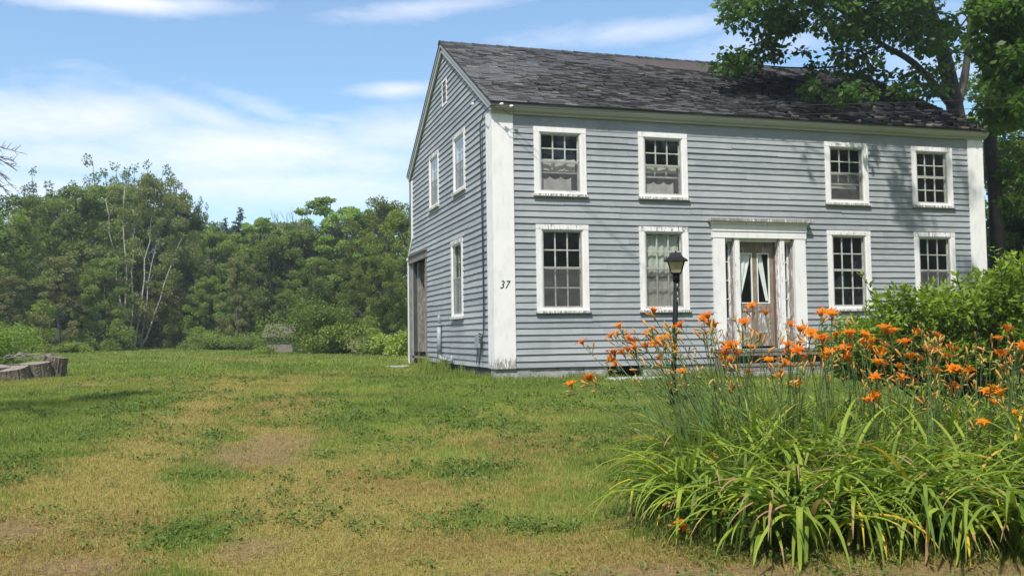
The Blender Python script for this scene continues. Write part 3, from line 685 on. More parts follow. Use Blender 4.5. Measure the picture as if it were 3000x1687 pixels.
# meter box, pipe and service cable on the gable wall
mb=FB('G'); mb.b(.92,1.22,.42,.66,.02,.13,0); mb.b(.95,1.19,.66,.70,.02,.10,0); bx=mb.build('meter_box',MT['metalgrey'],house)
mb=MB(); mb.tube([(-.06,.80,ZC-.12),(-.05,.78,3.5),(-.045,.76,2.2),(-.05,.74,1.2),(-.07,.70,.75),(-.10,.72,.60)],.012,6); mb.tube([(-.04,.70,ZC-.3),(-.04,.71,3.),(-.045,.69,1.9),(-.05,.66,1.),(-.08,.74,.5)],.007,6)
mb.tube([(-.1,1.1,.45),(-.12,1.1,.1),(-.12,.95,-.02),(-.12,.84,.12),(-.09,.8,.55)],.008,6); mb.tube([(-.1,1.02,.45),(-.12,1.0,.18),(-.12,.92,.08),(-.1,.86,.3),(-.09,.82,.55)],.007,6)
for k in range(4): mb.tube([(-.09,.78+.03*(k%2),.52+.06*k),(-.12,.86,.54+.06*k)],.02,6)
mb.tube([(-.06,.80,ZC-.12),(-.12,.3,ZC+.02),(-.16,.0,ZC+.03),(-.1,-.16,ZC+.08),(.0,-.24,ZC+.1)],.010,6)
mb.build('service_cable',MT['wire'],house)
mb=MB(); mb.tube([(-.09,5.0-.1,.02+.15),(-.09,4.9,.95)],.055,10); mb.tube([(-.09,4.9,.95),(-.09,4.9,1.2)],.03,8); mb.tube([(-.09,4.9,.93),(-.09,4.9,.98)],.07,10)
mb.tube([(-.09,4.9,.19),(-.10,4.6,.12),(-.10,4.1,.10)],.05,8); mb.tube([(-.10,4.1,.10),(-.1,3.5,.10)],.03,8); mb.tube([(-.1,3.5,.02),(-.1,3.5,.22)],.03,8)
mb.build('fill_pipe',MT['metalgrey'],house,True)
for (x,y,z) in ((.12,-.27,ZC+.11),(.33,-.25,ZC+.085)):
    mb=MB(); mb.tube([(x-.04,y,z),(x-.02,y-.02,z),(x+.02,y-.03,z+.01)],[.02,.032,.015],8); mb.build('insulator',MT['ceramic'],house)
mb=MB(); mb.tube([(-.13,1.05,5.62),(-.17,1.05,5.62)],.03,8); mb.build('insulator',MT['ceramic'],house)
mb=MB(); mb.tube([(.05,-.26,ZC+.1),(.15,-.3,ZC-.02),(.3,-.28,ZC-.1),(.38,-.24,ZC-.02),(.36,-.24,ZC+.1)],.006,5); mb.tube([(-.02,-.2,ZC+.05),(.1,-.24,ZC),(.25,-.26,ZC+.07),(.33,-.25,ZC+.09)],.005,5); mb.build('drip_loop',MT['wire'],house)
# overhead wires to the road pole beyond the right edge
wr=empty('power_line',(.15,-.27,ZC+.1),'thin overhead wires running from the house corner past the eaves to the right','wire')
for k,(o1,sag) in enumerate(((0,.25),(.07,.42))):
    a=np.array([.14+.2*k,-.28,ZC+.11-.03*k]); e_=at(3300,270+20*k,15.5); mb=MB(); pts=[]
    for i in range(31):
        f=i/30; p=a*(1-f)+e_*f; p[2]-=sag*4*f*(1-f)*.5; pts.append(tuple(p))
    mb.tube(pts,.0055,5); mb.build('wire',MT['wire'],wr)
# ================================================================== VEGETATION
def unit(v): return v/np.maximum(np.linalg.norm(v,axis=-1,keepdims=True),1e-9)
def leaves_arrays(P,size,R,up=.5,out=None,droop=0.,aspect=.55,jit=.35):
    """one folded rhombic leaf per point"""
    n_=len(P); d=R.normal(size=(n_,3)); d[:,2]*=.6
    if out is not None: d+=out*1.0
    d[:,2]-=droop; d=unit(d); nr=R.normal(size=(n_,3))*.8; nr[:,2]+=up*2; s=unit(np.cross(d,nr)); nn=np.cross(s,d)
    sz=(size*(1+R.uniform(-jit,jit,n_)))[:,None]
    V=np.stack([P,P+d*sz*.48+s*sz*aspect*.5-nn*sz*.06,P+d*sz,P+d*sz*.48-s*sz*aspect*.5-nn*sz*.06],1).reshape(-1,3)
    F=np.arange(n_*4).reshape(-1,4); return V,F
def clump_points(cs,rs,n_,R,flat=.7,shell=2.2):
    cs=np.asarray(cs);rs=np.asarray(rs); w_=rs**2; idx=R.choice(len(cs),n_,p=w_/w_.sum())
    d=unit(R.normal(size=(n_,3))); r=R.random(n_)**(1/shell); off=d*(r*rs[idx])[:,None]; off[:,2]*=flat
    return cs[idx]+off,d,idx
def crown_mesh(name,cs,rs,n_,size,R,flat=.7,up=.5,droop=.1,aspect=.55,shell=2.2):
    P,d,idx=clump_points(cs,rs,n_,R,flat,shell); V,F=leaves_arrays(P,size,R,up,d*.5,droop,aspect)
    ct=R.random(len(cs)); t=np.clip(ct[idx]*.65+R.random(n_)*.5-.05,0,1)
    return np_mesh(name,V,F,{'tint':np.repeat(t,4)})
def trunk_mb(h,r,R,lean=.03,n_=9,start=(0,0,0)):
    pts=[];x,y=start[:2];
    for i in range(n_+1):
        f=i/n_; pts.append((x,y,start[2]+h*f)); x+=R.normal()*lean*h/n_; y+=R.normal()*lean*h/n_
    mb=MB(); mb.tube(pts,[r*(1.25 if i==0 else 1)*(1-.85*i/n_) for i in range(n_+1)],8); return mb,pts
def make_kind(kind,R,h=10.):
    stems=[]
    """returns (trunk MB, crown mesh), 10 m tall prototype"""
    cs=[];rs=[]
    if kind in('broad','olive','ash','birch','brown'):
        nb={'broad':95,'olive':95,'ash':44,'birch':130,'brown':60}[kind]; wid={'broad':3.6,'olive':3.6,'ash':3.0,'birch':4.2,'brown':2.8}[kind]
        lo={'broad':.06,'olive':.05,'ash':.30,'birch':.16,'brown':.12}[kind]
        for k in range(nb):
            t=R.random()**.85; z=h*(lo+(.97-lo)*t); prof=math.sin(math.pi*min(1,(t*.76+.14))**.8)**.6*wid
            a=R.random()*2*math.pi; q=prof*math.sqrt(R.random())*R.uniform(.75,1.12); cs.append((math.cos(a)*q,math.sin(a)*q,z+R.normal()*.2))
            rs.append(R.uniform(.38,.92)*{'birch':.75,'ash':.85,'brown':.8}.get(kind,1.)*(1-.35*t))
        for k in range(7): a=R.random()*6.28; q=R.random()*wid*.32; cs.append((math.cos(a)*q,math.sin(a)*q,h*R.uniform(.86,.97))); rs.append(R.uniform(.25,.5))
    elif kind=='poplar':
        for st in range(9):
            a=R.random()*6.28; q=R.uniform(.3,2.1); bx,by=math.cos(a)*q,math.sin(a)*q; top=R.uniform(.82,1.0)*h; stems.append((bx,by,top))
            for k in range(9):
                f=k/8; z=h*.25+(top-h*.25)*f; cs.append((bx*(.5+.5*f)+R.normal()*.12,by*(.5+.5*f)+R.normal()*.12,z)); rs.append((.62-.36*f)*R.uniform(.7,1.2))
    elif kind=='conifer':
        for k in range(60):
            f=(k/59)**.8; z=h*(.08+.92*f); q=2.0*(1-f)**.8*R.uniform(.5,1); a=R.random()*6.28; cs.append((math.cos(a)*q,math.sin(a)*q,z)); rs.append(.55*(1-f)+.14)
    n_={'broad':30000,'olive':28000,'ash':11000,'birch':30000,'brown':11000,'poplar':19000,'conifer':12000}[kind]
    size={'birch':.125,'conifer':.15,'poplar':.14,'ash':.18}.get(kind,.155)
    cm=crown_mesh('crown',cs,rs,n_,size,R,flat={'ash':.42,'conifer':.35,'poplar':1.1}.get(kind,.7),up=.6 if kind!='poplar' else .2,droop=.35 if kind in('birch','brown') else .1,shell=3.6)
    mb,pts=trunk_mb(h*.9,.15,R); cs=np.array(cs)
    for k in R.choice(len(cs),min(26,len(cs)),replace=False):
        c=cs[k]; zb=max(h*.12,c[2]-R.uniform(.8,2.)); i=min(int(zb/(h*.9)*9),8); b0=np.array(pts[i]); m_=(b0+c)/2+np.array([0,0,-.15]); mb.tube([b0,m_,c],[.05,.03,.012],5)
    for bx,by,top in stems: mb.tube([(bx*.1,by*.1,h*.08),(bx*.6,by*.6,h*.35),(bx*.8,by*.8,h*.65),(bx,by,top)],[.09,.07,.045,.012],5)
    if kind=='birch':
        mb=MB()
        for (tx,ty,tp,r_) in ((-2.3,-1.0,.86,.05),(-1.1,-1.6,.93,.055),(-.5,-1.3,.8,.05),(.75,-1.2,.92,.055),(2.6,-1.4,.66,.055),(1.3,-1.,.85,.045)):
            ptz=[];
            for i in range(10):
                f=i/9; ptz.append((tx*(.22+.78*f**1.05)+R.normal()*.05,ty*(1-.95*f)-.55*(1-f)*.4+R.normal()*.04,h*tp*f))
            mb.tube(ptz,[r_*(1.15-.85*i/9) for i in range(10)],7)
            for k in range(3):
                i=R.integers(4,9); q=np.array(ptz[i]); e_=q+np.array([R.normal()*.35,.3,R.uniform(.5,1.)]); mb.tube([q,(q+e_)/2,e_],[.015,.01,.004],4)
    tm='birch' if kind=='birch' else 'treebark'
    me=bpy.data.meshes.new('trunk'); me.from_pydata(mb.v,[],mb.f); a=me.attributes.new('tint','FLOAT','POINT'); me.polygons.foreach_set('use_smooth',np.ones(len(me.polygons),bool)); me.materials.append(MT[tm])
    cm.materials.append(LF[kind]); return me,cm
R=np.random.default_rng(3)
KIND={'broad':[make_kind('broad',R) for _ in range(3)],'poplar':[make_kind('poplar',R) for _ in range(2)],'ash':[make_kind('ash',R) for _ in range(2)],
      'conifer':[make_kind('conifer',R)],'olive':[make_kind('olive',R)],'brown':[make_kind('brown',R)],'birch':[make_kind('birch',R)]}
def tree(kind,x,y,h,wsc,name,label,cat='tree',group=None,k=None,rz=None):
    tm,cm=KIND[kind][(k if k is not None else random.randrange(99))%len(KIND[kind])]
    r=empty(name,(x,y,gz1(x,y)-.1),label,cat,group); r.rotation_euler=(0,0,-YAW if kind=='birch' else (random.random()*6.28 if rz is None else rz)); s_=h/10; r.scale=(s_*wsc,s_*wsc,s_)
    for n_,me in (('trunk',tm),('crown',cm)):
        o=bpy.data.objects.new(n_,me); C.objects.link(o); o.parent=r
    return r
random.seed(21)
def ftree(kind,px,topy,d,wsc,name,label,**kw):
    p=dat(px,860,d); g_=gz1(p[0],p[1]); pt=dat(px,topy,d); return tree(kind,p[0],p[1],pt[2]-g_+.1,wsc,name,label,**kw)
GF='trees along the front of the woods'
for a in [
 ('broad',-20,505,52,1.05,'broadleaf_tree','green broadleaf tree at the far left edge of the woods, behind the log pile'),
 ('broad',62,476,60,.95,'broadleaf_tree','full green broadleaf tree between the left edge and the first poplar tops'),
 ('poplar',150,432,68,.9,'poplar_tree','leftmost tall poplar with dark separate tufts above the treeline'),
 ('broad',190,458,57,1.05,'broadleaf_tree','wide grey green broadleaf tree left of the birch clump'),
 ('brown',150,640,49,1.2,'leaning_tree','sparse brownish olive tree leaning out of the woods left of the birches'),
 ('brown',28,690,47,1.1,'greyish_tree','low thin greyish tree just above the log pile'),
 ('poplar',292,402,69,.85,'poplar_tree','tallest poplar with dark tufts against the sky, behind the birch crown'),
 ('poplar',362,428,70,.8,'poplar_tree','second tall poplar just right of the tallest one, behind the birches'),
 ('birch',358,436,56,.92,'birch_clump','clump of white birch trunks fanning out from one base at the wood edge'),
 ('poplar',440,452,68,.7,'poplar_tree','tall poplar with thin tufts at the right shoulder of the birch crown'),
 ('poplar',486,492,66,.6,'poplar_tree','last poplar on the right, where the treeline steps down'),
 ('broad',262,640,52,.9,'broadleaf_tree','low dark leafy tree between the log pile and the birch trunks'),
 ('olive',452,640,58,.95,'broadleaf_tree','low leafy tree filling the woods just right of the birch trunks'),
 ('broad',535,572,60,.9,'broadleaf_tree','mid green broadleaf tree right below the last poplar'),
 ('conifer',604,522,66,1.0,'fir_tree','dark pointed fir standing in the dip of the treeline'),
 ('conifer',567,548,64,.9,'fir_tree','shorter dark fir left of the pointed fir'),
 ('ash',655,538,62,1.0,'ash_tree','light green ash with one airy tuft right of the pointed fir'),
 ('brown',600,640,50,.9,'browned_tree','browned half dead tree in front of the woods above the small shed'),
 ('broad',680,590,58,1.05,'broadleaf_tree','dark broadleaf tree directly above the small shed'),
 ('broad',745,566,60,.8,'broadleaf_tree','dull green tree beneath the bare dead branches'),
 ('ash',815,486,62,1.15,'ash_tree','tallest light green ash with gaps of sky in its crown'),
 ('ash',880,512,60,1.1,'ash_tree','bright ash just right of the tallest one'),
 ('ash',935,522,63,1.1,'ash_tree','pale ash between the bright ash and the olive tree beside the house'),
 ('broad',800,640,54,.95,'broadleaf_tree','leafy tree in front of the ashes, above the round bush'),
 ('olive',975,492,55,1.0,'olive_green_tree','olive green tree left of the house corner, reaching the eaves'),
 ('olive',940,640,47,.95,'olive_green_tree','lower yellowish green tree in front of the tall olive tree'),
 ('olive',1030,520,50,.9,'olive_green_tree','olive green tree half hidden by the rear corner of the house'),
 ('broad',520,690,53,.85,'broadleaf_tree','low leafy maple at the wood edge right of the birches'),
 ('broad',600,720,55,.8,'broadleaf_tree','low dark tree at the wood edge left of the shed')]:
    ftree(*a,group=GF)
for (px,ty,d,ws) in [(115,474,66,1.),(250,452,66,1.),(315,456,64,1.),(415,474,64,.95),(505,545,66,.9),(572,556,68,.9),(640,556,68,.9),(705,548,66,1.),(770,545,66,.9),(850,540,66,.9),(955,505,62,.9),(-130,530,60,1.2),(-230,520,58,1.2),(-340,520,58,1.2),(-450,500,56,1.2),(-60,560,75,1.2),(30,540,78,1.2),(110,540,76,1.2),(200,520,78,1.2),(290,500,76,1.2),(370,500,78,1.2),(450,540,76,1.2),(530,590,78,1.2),(620,580,76,1.2),(700,600,78,1.2),(780,600,76,1.2),(860,600,78,1.2),(940,590,74,1.2),(1030,580,70,1.2),
                 (-30,700,58,.9),(90,690,60,.9),(200,720,58,.9),(410,700,62,.9),(480,720,60,.9),(560,740,62,.9),(640,740,60,.9),(720,720,58,.9),(790,740,58,.9),(870,720,56,.9),(950,740,54,.9),(1010,720,50,.9)]:
    ftree('broad',px,ty,d,ws,'woodland_tree',('dark understorey tree' if ty>680 else 'tall dark tree')+' deep in the woods behind '+('the log pile' if px<70 else 'the leaning brownish tree' if px<180 else 'the grey green broadleaf tree' if px<250 else 'the birch clump' if px<400 else 'the thin tufted poplar' if px<470 else 'the last poplar' if px<545 else 'the browned tree' if px<630 else 'the small shed' if px<710 else 'the round bush' if px<830 else 'the bright ash' if px<900 else 'the dead brush' if px<990 else 'the house corner'),group='trees deep in the woods')
# low edge-of-wood shrubs
def bush_mesh(R,w_,h,n_,size,kindm,nc=16,up=.6):
    cs=[(R.normal()*w_*.38,R.normal()*w_*.38,h*R.uniform(.12,.78)*(1)) for _ in range(nc)]; rs=[R.uniform(.22,.42)*h for _ in cs]
    me=crown_mesh('foliage',cs,rs,n_,size,R,.85,up); me.materials.append(LF[kindm])
    mb=MB()
    for c in cs[:12]: mb.tube([(c[0]*.1,c[1]*.1,-.05),(c[0]*.55,c[1]*.55,c[2]*.5),c],[.025,.018,.006],5)
    st=bpy.data.meshes.new('stem'); st.from_pydata(mb.v,[],mb.f); st.attributes.new('tint','FLOAT','POINT'); st.materials.append(MT['treebark']); return me,st
def put(mesh_pair,p,s_,name,label,cat,group=None,rz=None):
    r=empty(name,(p[0],p[1],gz1(p[0],p[1])-.05),label,cat,group); r.scale=s_ if isinstance(s_,tuple) else (s_,)*3; r.rotation_euler=(0,0,random.random()*6 if rz is None else rz)
    for n_,me in zip(('foliage','stem'),mesh_pair): o=bpy.data.objects.new(n_,me); C.objects.link(o); o.parent=r
    return r
B1=bush_mesh(R,2.2,2.,14000,.10,'bush',26); B2=bush_mesh(R,2.2,1.6,6000,.12,'broad',20); B3=bush_mesh(R,1.6,1.2,4500,.12,'weed',16)
put(B1,dat(812,868,41.5),(.95,.95,1.2),'round_bush','big round green bush in front of the small shed','bush',None,1.0)
put(B2,dat(632,868,48),(.8,.8,.6),'low_bush','low dark bush just left of the shed','bush')
put(B3,dat(895,875,40),(1.2,1.2,1.0),'weed_bush','pale yellow green weedy bush right of the round bush','bush')
put(B3,dat(860,872,39.5),(.9,.9,1.1),'weed_bush','tall yellow green weeds against the right side of the round bush','bush')
put(B3,dat(945,878,38),(1.1,.9,.7),'weed_bush','low yellow green weeds in front of the dead brush','bush')
put(B3,dat(1010,880,36),(.8,.8,.8),'weed_bush','yellow green weedy growth beside the rear corner of the house','bush')
put(B3,dat(662,872,42.5),(.45,.45,.3),'weed_bush','flat tuft of pale weeds in front of the shed','bush')
put(B1,dat(-14,865,30),(.8,.8,.75),'feathery_bush','green bush cut by the left edge behind the log pile','bush')
for px,sz in ((150,.9),(232,.7),(90,1.),(520,.7),(555,.8),(262,1.0),(590,.75)): put(B2,dat(px,866,51),(sz,sz,sz*.9),'low_bush','low leafy shrub at the foot of the woods','bush','low shrubs at the wood edge')
for px,sz in ((85,.45),(110,.5),(165,.5),(195,.55),(140,.4)): put(B3,dat(px,868,47),(sz*1.3,sz,sz*.9),'weed_tuft','bright yellow green weed clump where the lawn meets the woods','weeds','weed clumps at the wood edge')
for k in range(17): sz=random.uniform(1.1,1.6); put(B2,dat(-20+k*66,866,61+random.uniform(-2,2)),(sz,sz,sz*1.2),'undergrowth_bush','dark undergrowth bush in the shade under the woods, behind the front trees','bush','undergrowth in the woods')
# bare dead branches, dead grey brush, twig tip at the left edge
def twiggy(R,pts0,n_,L0,spread,r0_,up=1.):
    mb=MB()
    def grow(p,d,l,r_,dep):
        q=p+d*l; m_=(p+q)/2+R.normal(size=3)*l*.06; mb.tube([p,m_,q],[r_,r_*.8,r_*.6],4,cap=False)
        if dep>0:
            for k in range(R.integers(2,4)): nd=unit(d+R.normal(size=3)*spread+np.array([0,0,.15*up])); grow(p+(q-p)*R.uniform(.45,1),nd,l*R.uniform(.5,.8),r_*.6,dep-1)
    for p,d in pts0: grow(np.array(p,float),unit(np.array(d,float)),L0,r0_,n_)
    return mb
p=dat(738,860,64); zt=gz1(p[0],p[1]); tp=dat(738,498,64)
bt=empty('dead_tree',(p[0],p[1],zt),'bare dead tree with thin grey twigs rising above the woods','tree')
mb=MB(); mb.tube([(p[0],p[1],zt-.1),(p[0]+.2,p[1],zt+(tp[2]-zt)*.6)],[.16,.1],7); mb.build('trunk',simple('dead_grey_wood',(.22,.20,.18),.9,.2,5),bt)
DG=bpy.data.materials['dead_grey_wood']; H_=tp[2]-zt
twiggy(R,[((p[0]+.2,p[1],zt+H_*.58),(dx,0,1.2)) for dx in (-.45,-.15,.15,.4)],3,H_*.17,.28,.05,2).build('branch',DG,bt)
p=dat(968,868,38); z0=gz1(p[0],p[1]); tag(twiggy(R,[((p[0]+R.normal()*.5,p[1]+R.normal()*.3,z0),(R.normal()*.7,R.normal()*.4,1)) for _ in range(40)],2,.5,.6,.018,0).build('dead_brush',DG),'tangle of dead grey brush between the weeds and the house corner','brush')
p=dat(-75,400,12); tw=MB()
for k in range(7):
    a=dat(-60,400+k*9,12); e_=dat(52-k*9+R.normal()*5,[385,430,470,405,492,515,450][k],12+R.normal()*.4); m_=(a+e_)/2+np.array([0,0,.12]); tw.tube([a,m_,e_],[.012,.008,.003],4)
    for j in range(14):
        f=R.uniform(.35,1); q=a+(e_-a)*f; q[2]+=.1*math.sin(f*3.1); dd=unit((e_-a)+np.array([0,0,R.normal()*.9-.3])*1.0*np.linalg.norm(e_-a)*.6); tw.tube([q,q+dd*R.uniform(.05,.16)],[.005,.002],3)
lt=empty('larch_tree',tuple(dat(-260,860,12)),'thin drooping conifer twigs poking in at the upper left edge','tree')
tb=dat(-260,880,12); mb=MB(); mb.tube([tuple(tb-np.array([0,0,.4])),tuple(tb+np.array([.1,0,3])),tuple(tb+np.array([0,0,6]))],[.14,.1,.03],8); 
mb.tube([tuple(tb+np.array([.05,0,2.6])),tuple(dat(-60,425,12))],[.03,.012],6); mb.build('trunk',MT['treebark'],lt); tw.build('branch',DG,lt)
Rq=np.random.default_rng(6); cq=[];rq=[];bq=MB()
for k in range(70):
    z=Rq.uniform(1.6,6.2); a=Rq.random()*6.28; l=1.5*(1-(z-1.2)/6.2)*Rq.uniform(.5,1); 
    e_=tb+np.array([math.cos(a)*l,math.sin(a)*l,z-.25*l]); bq.tube([tuple(tb+np.array([0,0,z])),tuple(e_)],[.02,.006],4); cq+= [e_,(e_+tb+np.array([0,0,z]))/2]; rq+=[.28,.26]
cqm=crown_mesh('crown',cq,rq,14000,.06,Rq,.5,.3,.5,.25); link('crown',cqm,LF['conifer'],lt); bq.build('branch',MT['treebark'],lt)
# small shed
sp_=dat(702,862,44); sz0=gz1(sp_[0],sp_[1]); shd=empty('small_shed',(sp_[0],sp_[1],sz0),'little weathered shed with a brown metal roof half hidden behind the round bush','shed')
def Q(u,v,z): return (sp_[0]+u*RTh[0]+v*FWh[0],sp_[1]+u*RTh[1]+v*FWh[1],sz0+z)
mb=MB(); hw=.55
ptsA=[Q(-.42,-hw,0),Q(-.42,hw,0),Q(-.42,hw,.80),Q(-.42,0,1.2),Q(-.42,-hw,.80)]; ptsB=[Q(.75,-hw,0),Q(.75,hw,0),Q(.75,hw,.8),Q(.75,0,1.2),Q(.75,-hw,.8)]
mb.quad(ptsA[::-1]); mb.quad(ptsB)
for i in range(5): j=(i+1)%5; mb.quad([ptsA[i],ptsA[j],ptsB[j],ptsB[i]])
mb.build('wall',MT['oldwood'],shd)
mb=MB()
for s_ in (-1,1):
    a=[Q(-.6,s_*(hw+.2),.68),Q(.85,s_*(hw+.2),.68),Q(.85,0,1.28),Q(-.6,0,1.28)]; b_=[(x,y,z+.04) for x,y,z in a]; mb.quad(a); mb.quad(b_)
    for i in range(4): j=(i+1)%4; mb.quad([a[i],a[j],b_[j],b_[i]])
mb.build('roof',simple('brown_sheet_roof',(.10,.085,.062),.8,.3,3),shd)
mb=MB(); mb.quad([Q(-.431,-.2,.2),Q(-.431,.2,.2),Q(-.431,.2,.75),Q(-.431,-.2,.75)]); mb.build('opening',MT['interior'],shd)  # flat dark panel on the closed wall, shade of an inside put into colour
# trees behind the camera, across the road (their reflection darkens the window panes)
for k in range(13):
    a=math.radians(-78+13*k); x=-2+34*math.sin(a)+random.uniform(-2,2); y=-16-27*math.cos(a)+random.uniform(-2,2)
    tree('broad',x,y,random.uniform(17,21),.9,'roadside_tree','broadleaf tree across the road from the house',group='trees across the road')
# woods behind and to the right of the house
SHL=['tree in deep shade directly right of the house corner','leafy tree behind the maple trunk at the right end of the roof','dark tree at the far right beyond the shaded corner tree','tall dark tree behind the bright maple at the right edge','dark tree beyond the right edge behind the shrub','farthest dark tree behind the right end of the house','low dark tree between the house corner and the shrub']
for k,(x,y,h) in enumerate([(19.5,4.5,9),(22,7,11),(26,7,13),(22,2.5,11),(27,-1,11),(30,10,13),(18.3,1.5,7.5)]):
    tree('broad',x,y,h,1.15,'woodland_tree',SHL[k],group='shaded trees behind the house')
# ------------------------------------------------------------------ big maple by the house
def polytube(mb,pts,r0_,r1_,n_=8):
    P=[np.array(p,float) for p in pts]; out=[];m_=len(P)
    for i in range(m_-1):
        p0=P[max(i-1,0)];p1=P[i];p2=P[i+1];p3=P[min(i+2,m_-1)]
        for k in range(4):
            t=k/4; out.append(.5*((2*p1)+(-p0+p2)*t+(2*p0-5*p1+4*p2-p3)*t*t+(-p0+3*p1-3*p2+p3)*t**3))
    out.append(P[-1]); k=len(out); mb.tube(out,[r0_+(r1_-r0_)*(i/(k-1))**.8 for i in range(k)],n_); return out
def hero(name,label,skel,ells,gaps,nclump,leafn,lsize,lm,extra=(),seed=5,rr=(.28,.5)):
    R=np.random.default_rng(seed); base=skel[0][0]
    root=empty(name,tuple(base[0]),label,'tree'); mb=MB(); sk=[]
    for pts,r_a,r_b in skel: sk+=polytube(mb,pts,r_a,r_b)
    sk=np.array(sk); cs=[]; rs=[]
    ar=np.array([e[2]*e[3]*e[6] for e in ells],float); ar/=ar.sum()
    while len(cs)<nclump:
        e=ells[R.choice(len(ells),p=ar)]; a=R.random()*6.28; q=math.sqrt(R.random()); px=e[0]+math.cos(a)*q*e[2]; py=e[1]+math.sin(a)*q*e[3]
        if any(((px-g_[0])/g_[2])**2+((py-g_[1])/g_[3])**2<1 for g_ in gaps): continue
        cs.append(dat(px,py,R.uniform(e[4],e[5]))); rs.append(R.uniform(*rr))
    for c in extra: cs.append(np.array(c[:3],float)); rs.append(c[3])
    order=np.argsort([np.min(np.linalg.norm(sk-c,axis=1)) for c in cs]); nodes=[p for p in sk]
    for k in order:
        c=np.array(cs[k]); nd=np.array(nodes); dd=np.linalg.norm(nd-c,axis=1)+np.where(nd[:,2]>c[2]+.8,1.0,0); j=int(np.argmin(dd)); b0=nd[j]; l=dd[j]
        m_=(b0+c)/2+R.normal(size=3)*l*.07+np.array([0,0,.06*l]); r_=min(.035,.010+.012*l); mb.tube([b0,b0*.6+m_*.4,m_,c],[r_,r_*.85,r_*.6,.006],5,cap=False); nodes+= [m_,(m_+c)/2,c]
        for t in range(3):
            e_=c+unit(R.normal(size=3))*rs[k]*.9; mb.tube([(m_+c)/2,c*.5+e_*.5,e_],[.008,.006,.003],3,cap=False)
    mb.build('trunk',MT['treebark'],root,True)
    P,d,idx=clump_points(cs,rs,leafn,R,.62,2.6); V,F=leaves_arrays(P,lsize,R,.35,d*.45,.75,.62)
    ct=R.random(len(cs)); t=np.clip(ct[idx]*.45+R.random(leafn)*.55,0,1)
    me=np_mesh('crown',V,F,{'tint':np.repeat(t,4)}); link('crown',me,LF[lm],root); return root
tb=at(2830,700,28); tb[2]=gz1(tb[0],tb[1])-.1
T=lambda x,y,d=28.: at(x,y,d)
skel=[([tb,T(2822,520),T(2800,330),T(2762,150,27.5),T(2715,0,27),T(2680,-200,26),T(2640,-450,24)],.36,.10),
      ([T(2776,300,27.8),T(2723,251,26.5),T(2641,261,25),T(2560,283,24),T(2490,297,23)],.10,.02),
      ([T(2790,310,27.8),T(2680,188,26.5),T(2583,130,25.5),T(2510,65,24.5),T(2440,20,24)],.12,.03),
      ([T(2745,90,27.4),T(2600,20,25),T(2400,-30,23.5),T(2200,0,22.5)],.11,.02),
      ([T(2700,-60,26.8),T(2550,-260,22),T(2400,-420,19.5),T(2250,-520,18)],.13,.03),
      ([T(2690,-150,26),T(2780,-350,21),T(2820,-500,18.5)],.12,.03),
      ([T(2800,330,28),T(2830,200,28.4),T(2850,0,28.6),T(2880,-250,28)],.15,.05),
      ([T(2585,132,25.5),T(2470,190,24),T(2350,200,23.5),T(2200,190,23)],.05,.01)]
ells=[(1905,38,108,42,22,24,1.),(2080,35,150,58,22,25,1.3),(2020,100,120,40,22,24.5,1.),(1868,150,62,14,22,23,1.),(1990,168,120,18,22.5,24,1.2),(2150,150,70,45,23,25.5,.8),(2250,50,130,90,23,27,1.2),(2360,120,75,110,24,28,1.3),
      (2230,190,100,26,23.5,25.5,.8),(2095,226,72,22,20.8,21.8,1.5),(2190,240,60,18,20.8,21.8,1.),(2310,235,45,25,23,26,.5),(2150,-40,400,60,19,27,.6),(1950,-10,170,30,21,24,.8),(1840,165,40,10,22,23,.9)]
gaps=[(2120,112,62,17),(1955,172,26,12),(2295,275,50,26),(2395,215,16,45),(2040,148,34,9),(2178,196,26,10),(1850,105,60,22),(2240,135,30,14),(2415,90,10,60),(2080,185,20,14),(2420,180,14,40),(2330,330,60,30)]
Rx=np.random.default_rng(8); extra=[]
for _ in range(115):   # canopy that spreads overhead, above the frame
    x=Rx.uniform(5.5,13.5); y=Rx.uniform(-3.2,1.6); z=Rx.uniform(9.2,12.5)-(.25*max(0,x-11)); extra.append((x,y,z,Rx.uniform(.35,.6)))
for _ in range(75):
    extra.append((Rx.uniform(10,15),Rx.uniform(-1,5),Rx.uniform(10.5,13.5),Rx.uniform(.4,.7)))
hero('maple_tree','large maple leaning over the right end of the roof with drooping leafy branches',skel,ells,gaps,290,31000,.155,'maple',extra,5,(.20,.40))
# second tree at the right edge
tb2=at(2920,760,26.5); tb2[2]=gz1(tb2[0],tb2[1])-.1; U=lambda x,y,d: at(x,y,d)
skel2=[([tb2,U(2918,600,26.5),U(2900,400,26),U(2915,200,25),U(2950,0,24),U(2960,-300,23)],.24,.09),([U(2905,380,26),U(2960,250,22),U(2985,120,18.5),U(2960,0,17)],.09,.02),([U(2915,200,25),U(3080,150,20),U(3150,250,18)],.08,.02)]
ells2=[(2520,60,80,90,16.5,19,1.4),(2545,180,60,80,16.5,19.5,1.4),(2540,290,60,32,17,20,1.),(2600,120,80,150,16,20,1.),(2540,-50,90,40,16,20,.7),(2470,30,28,60,18,20,.7),(2535,430,45,90,28.8,32,1.5),(2535,570,45,80,28.8,32,1.5),(2560,440,36,90,24,27,1.2)]
hero('maple_tree','bright green maple at the right edge with sunlit leaves high above the shrub',skel2,ells2,[(2405,300,60,500)],170,22000,.13,'bright',(),9,(.22,.42))
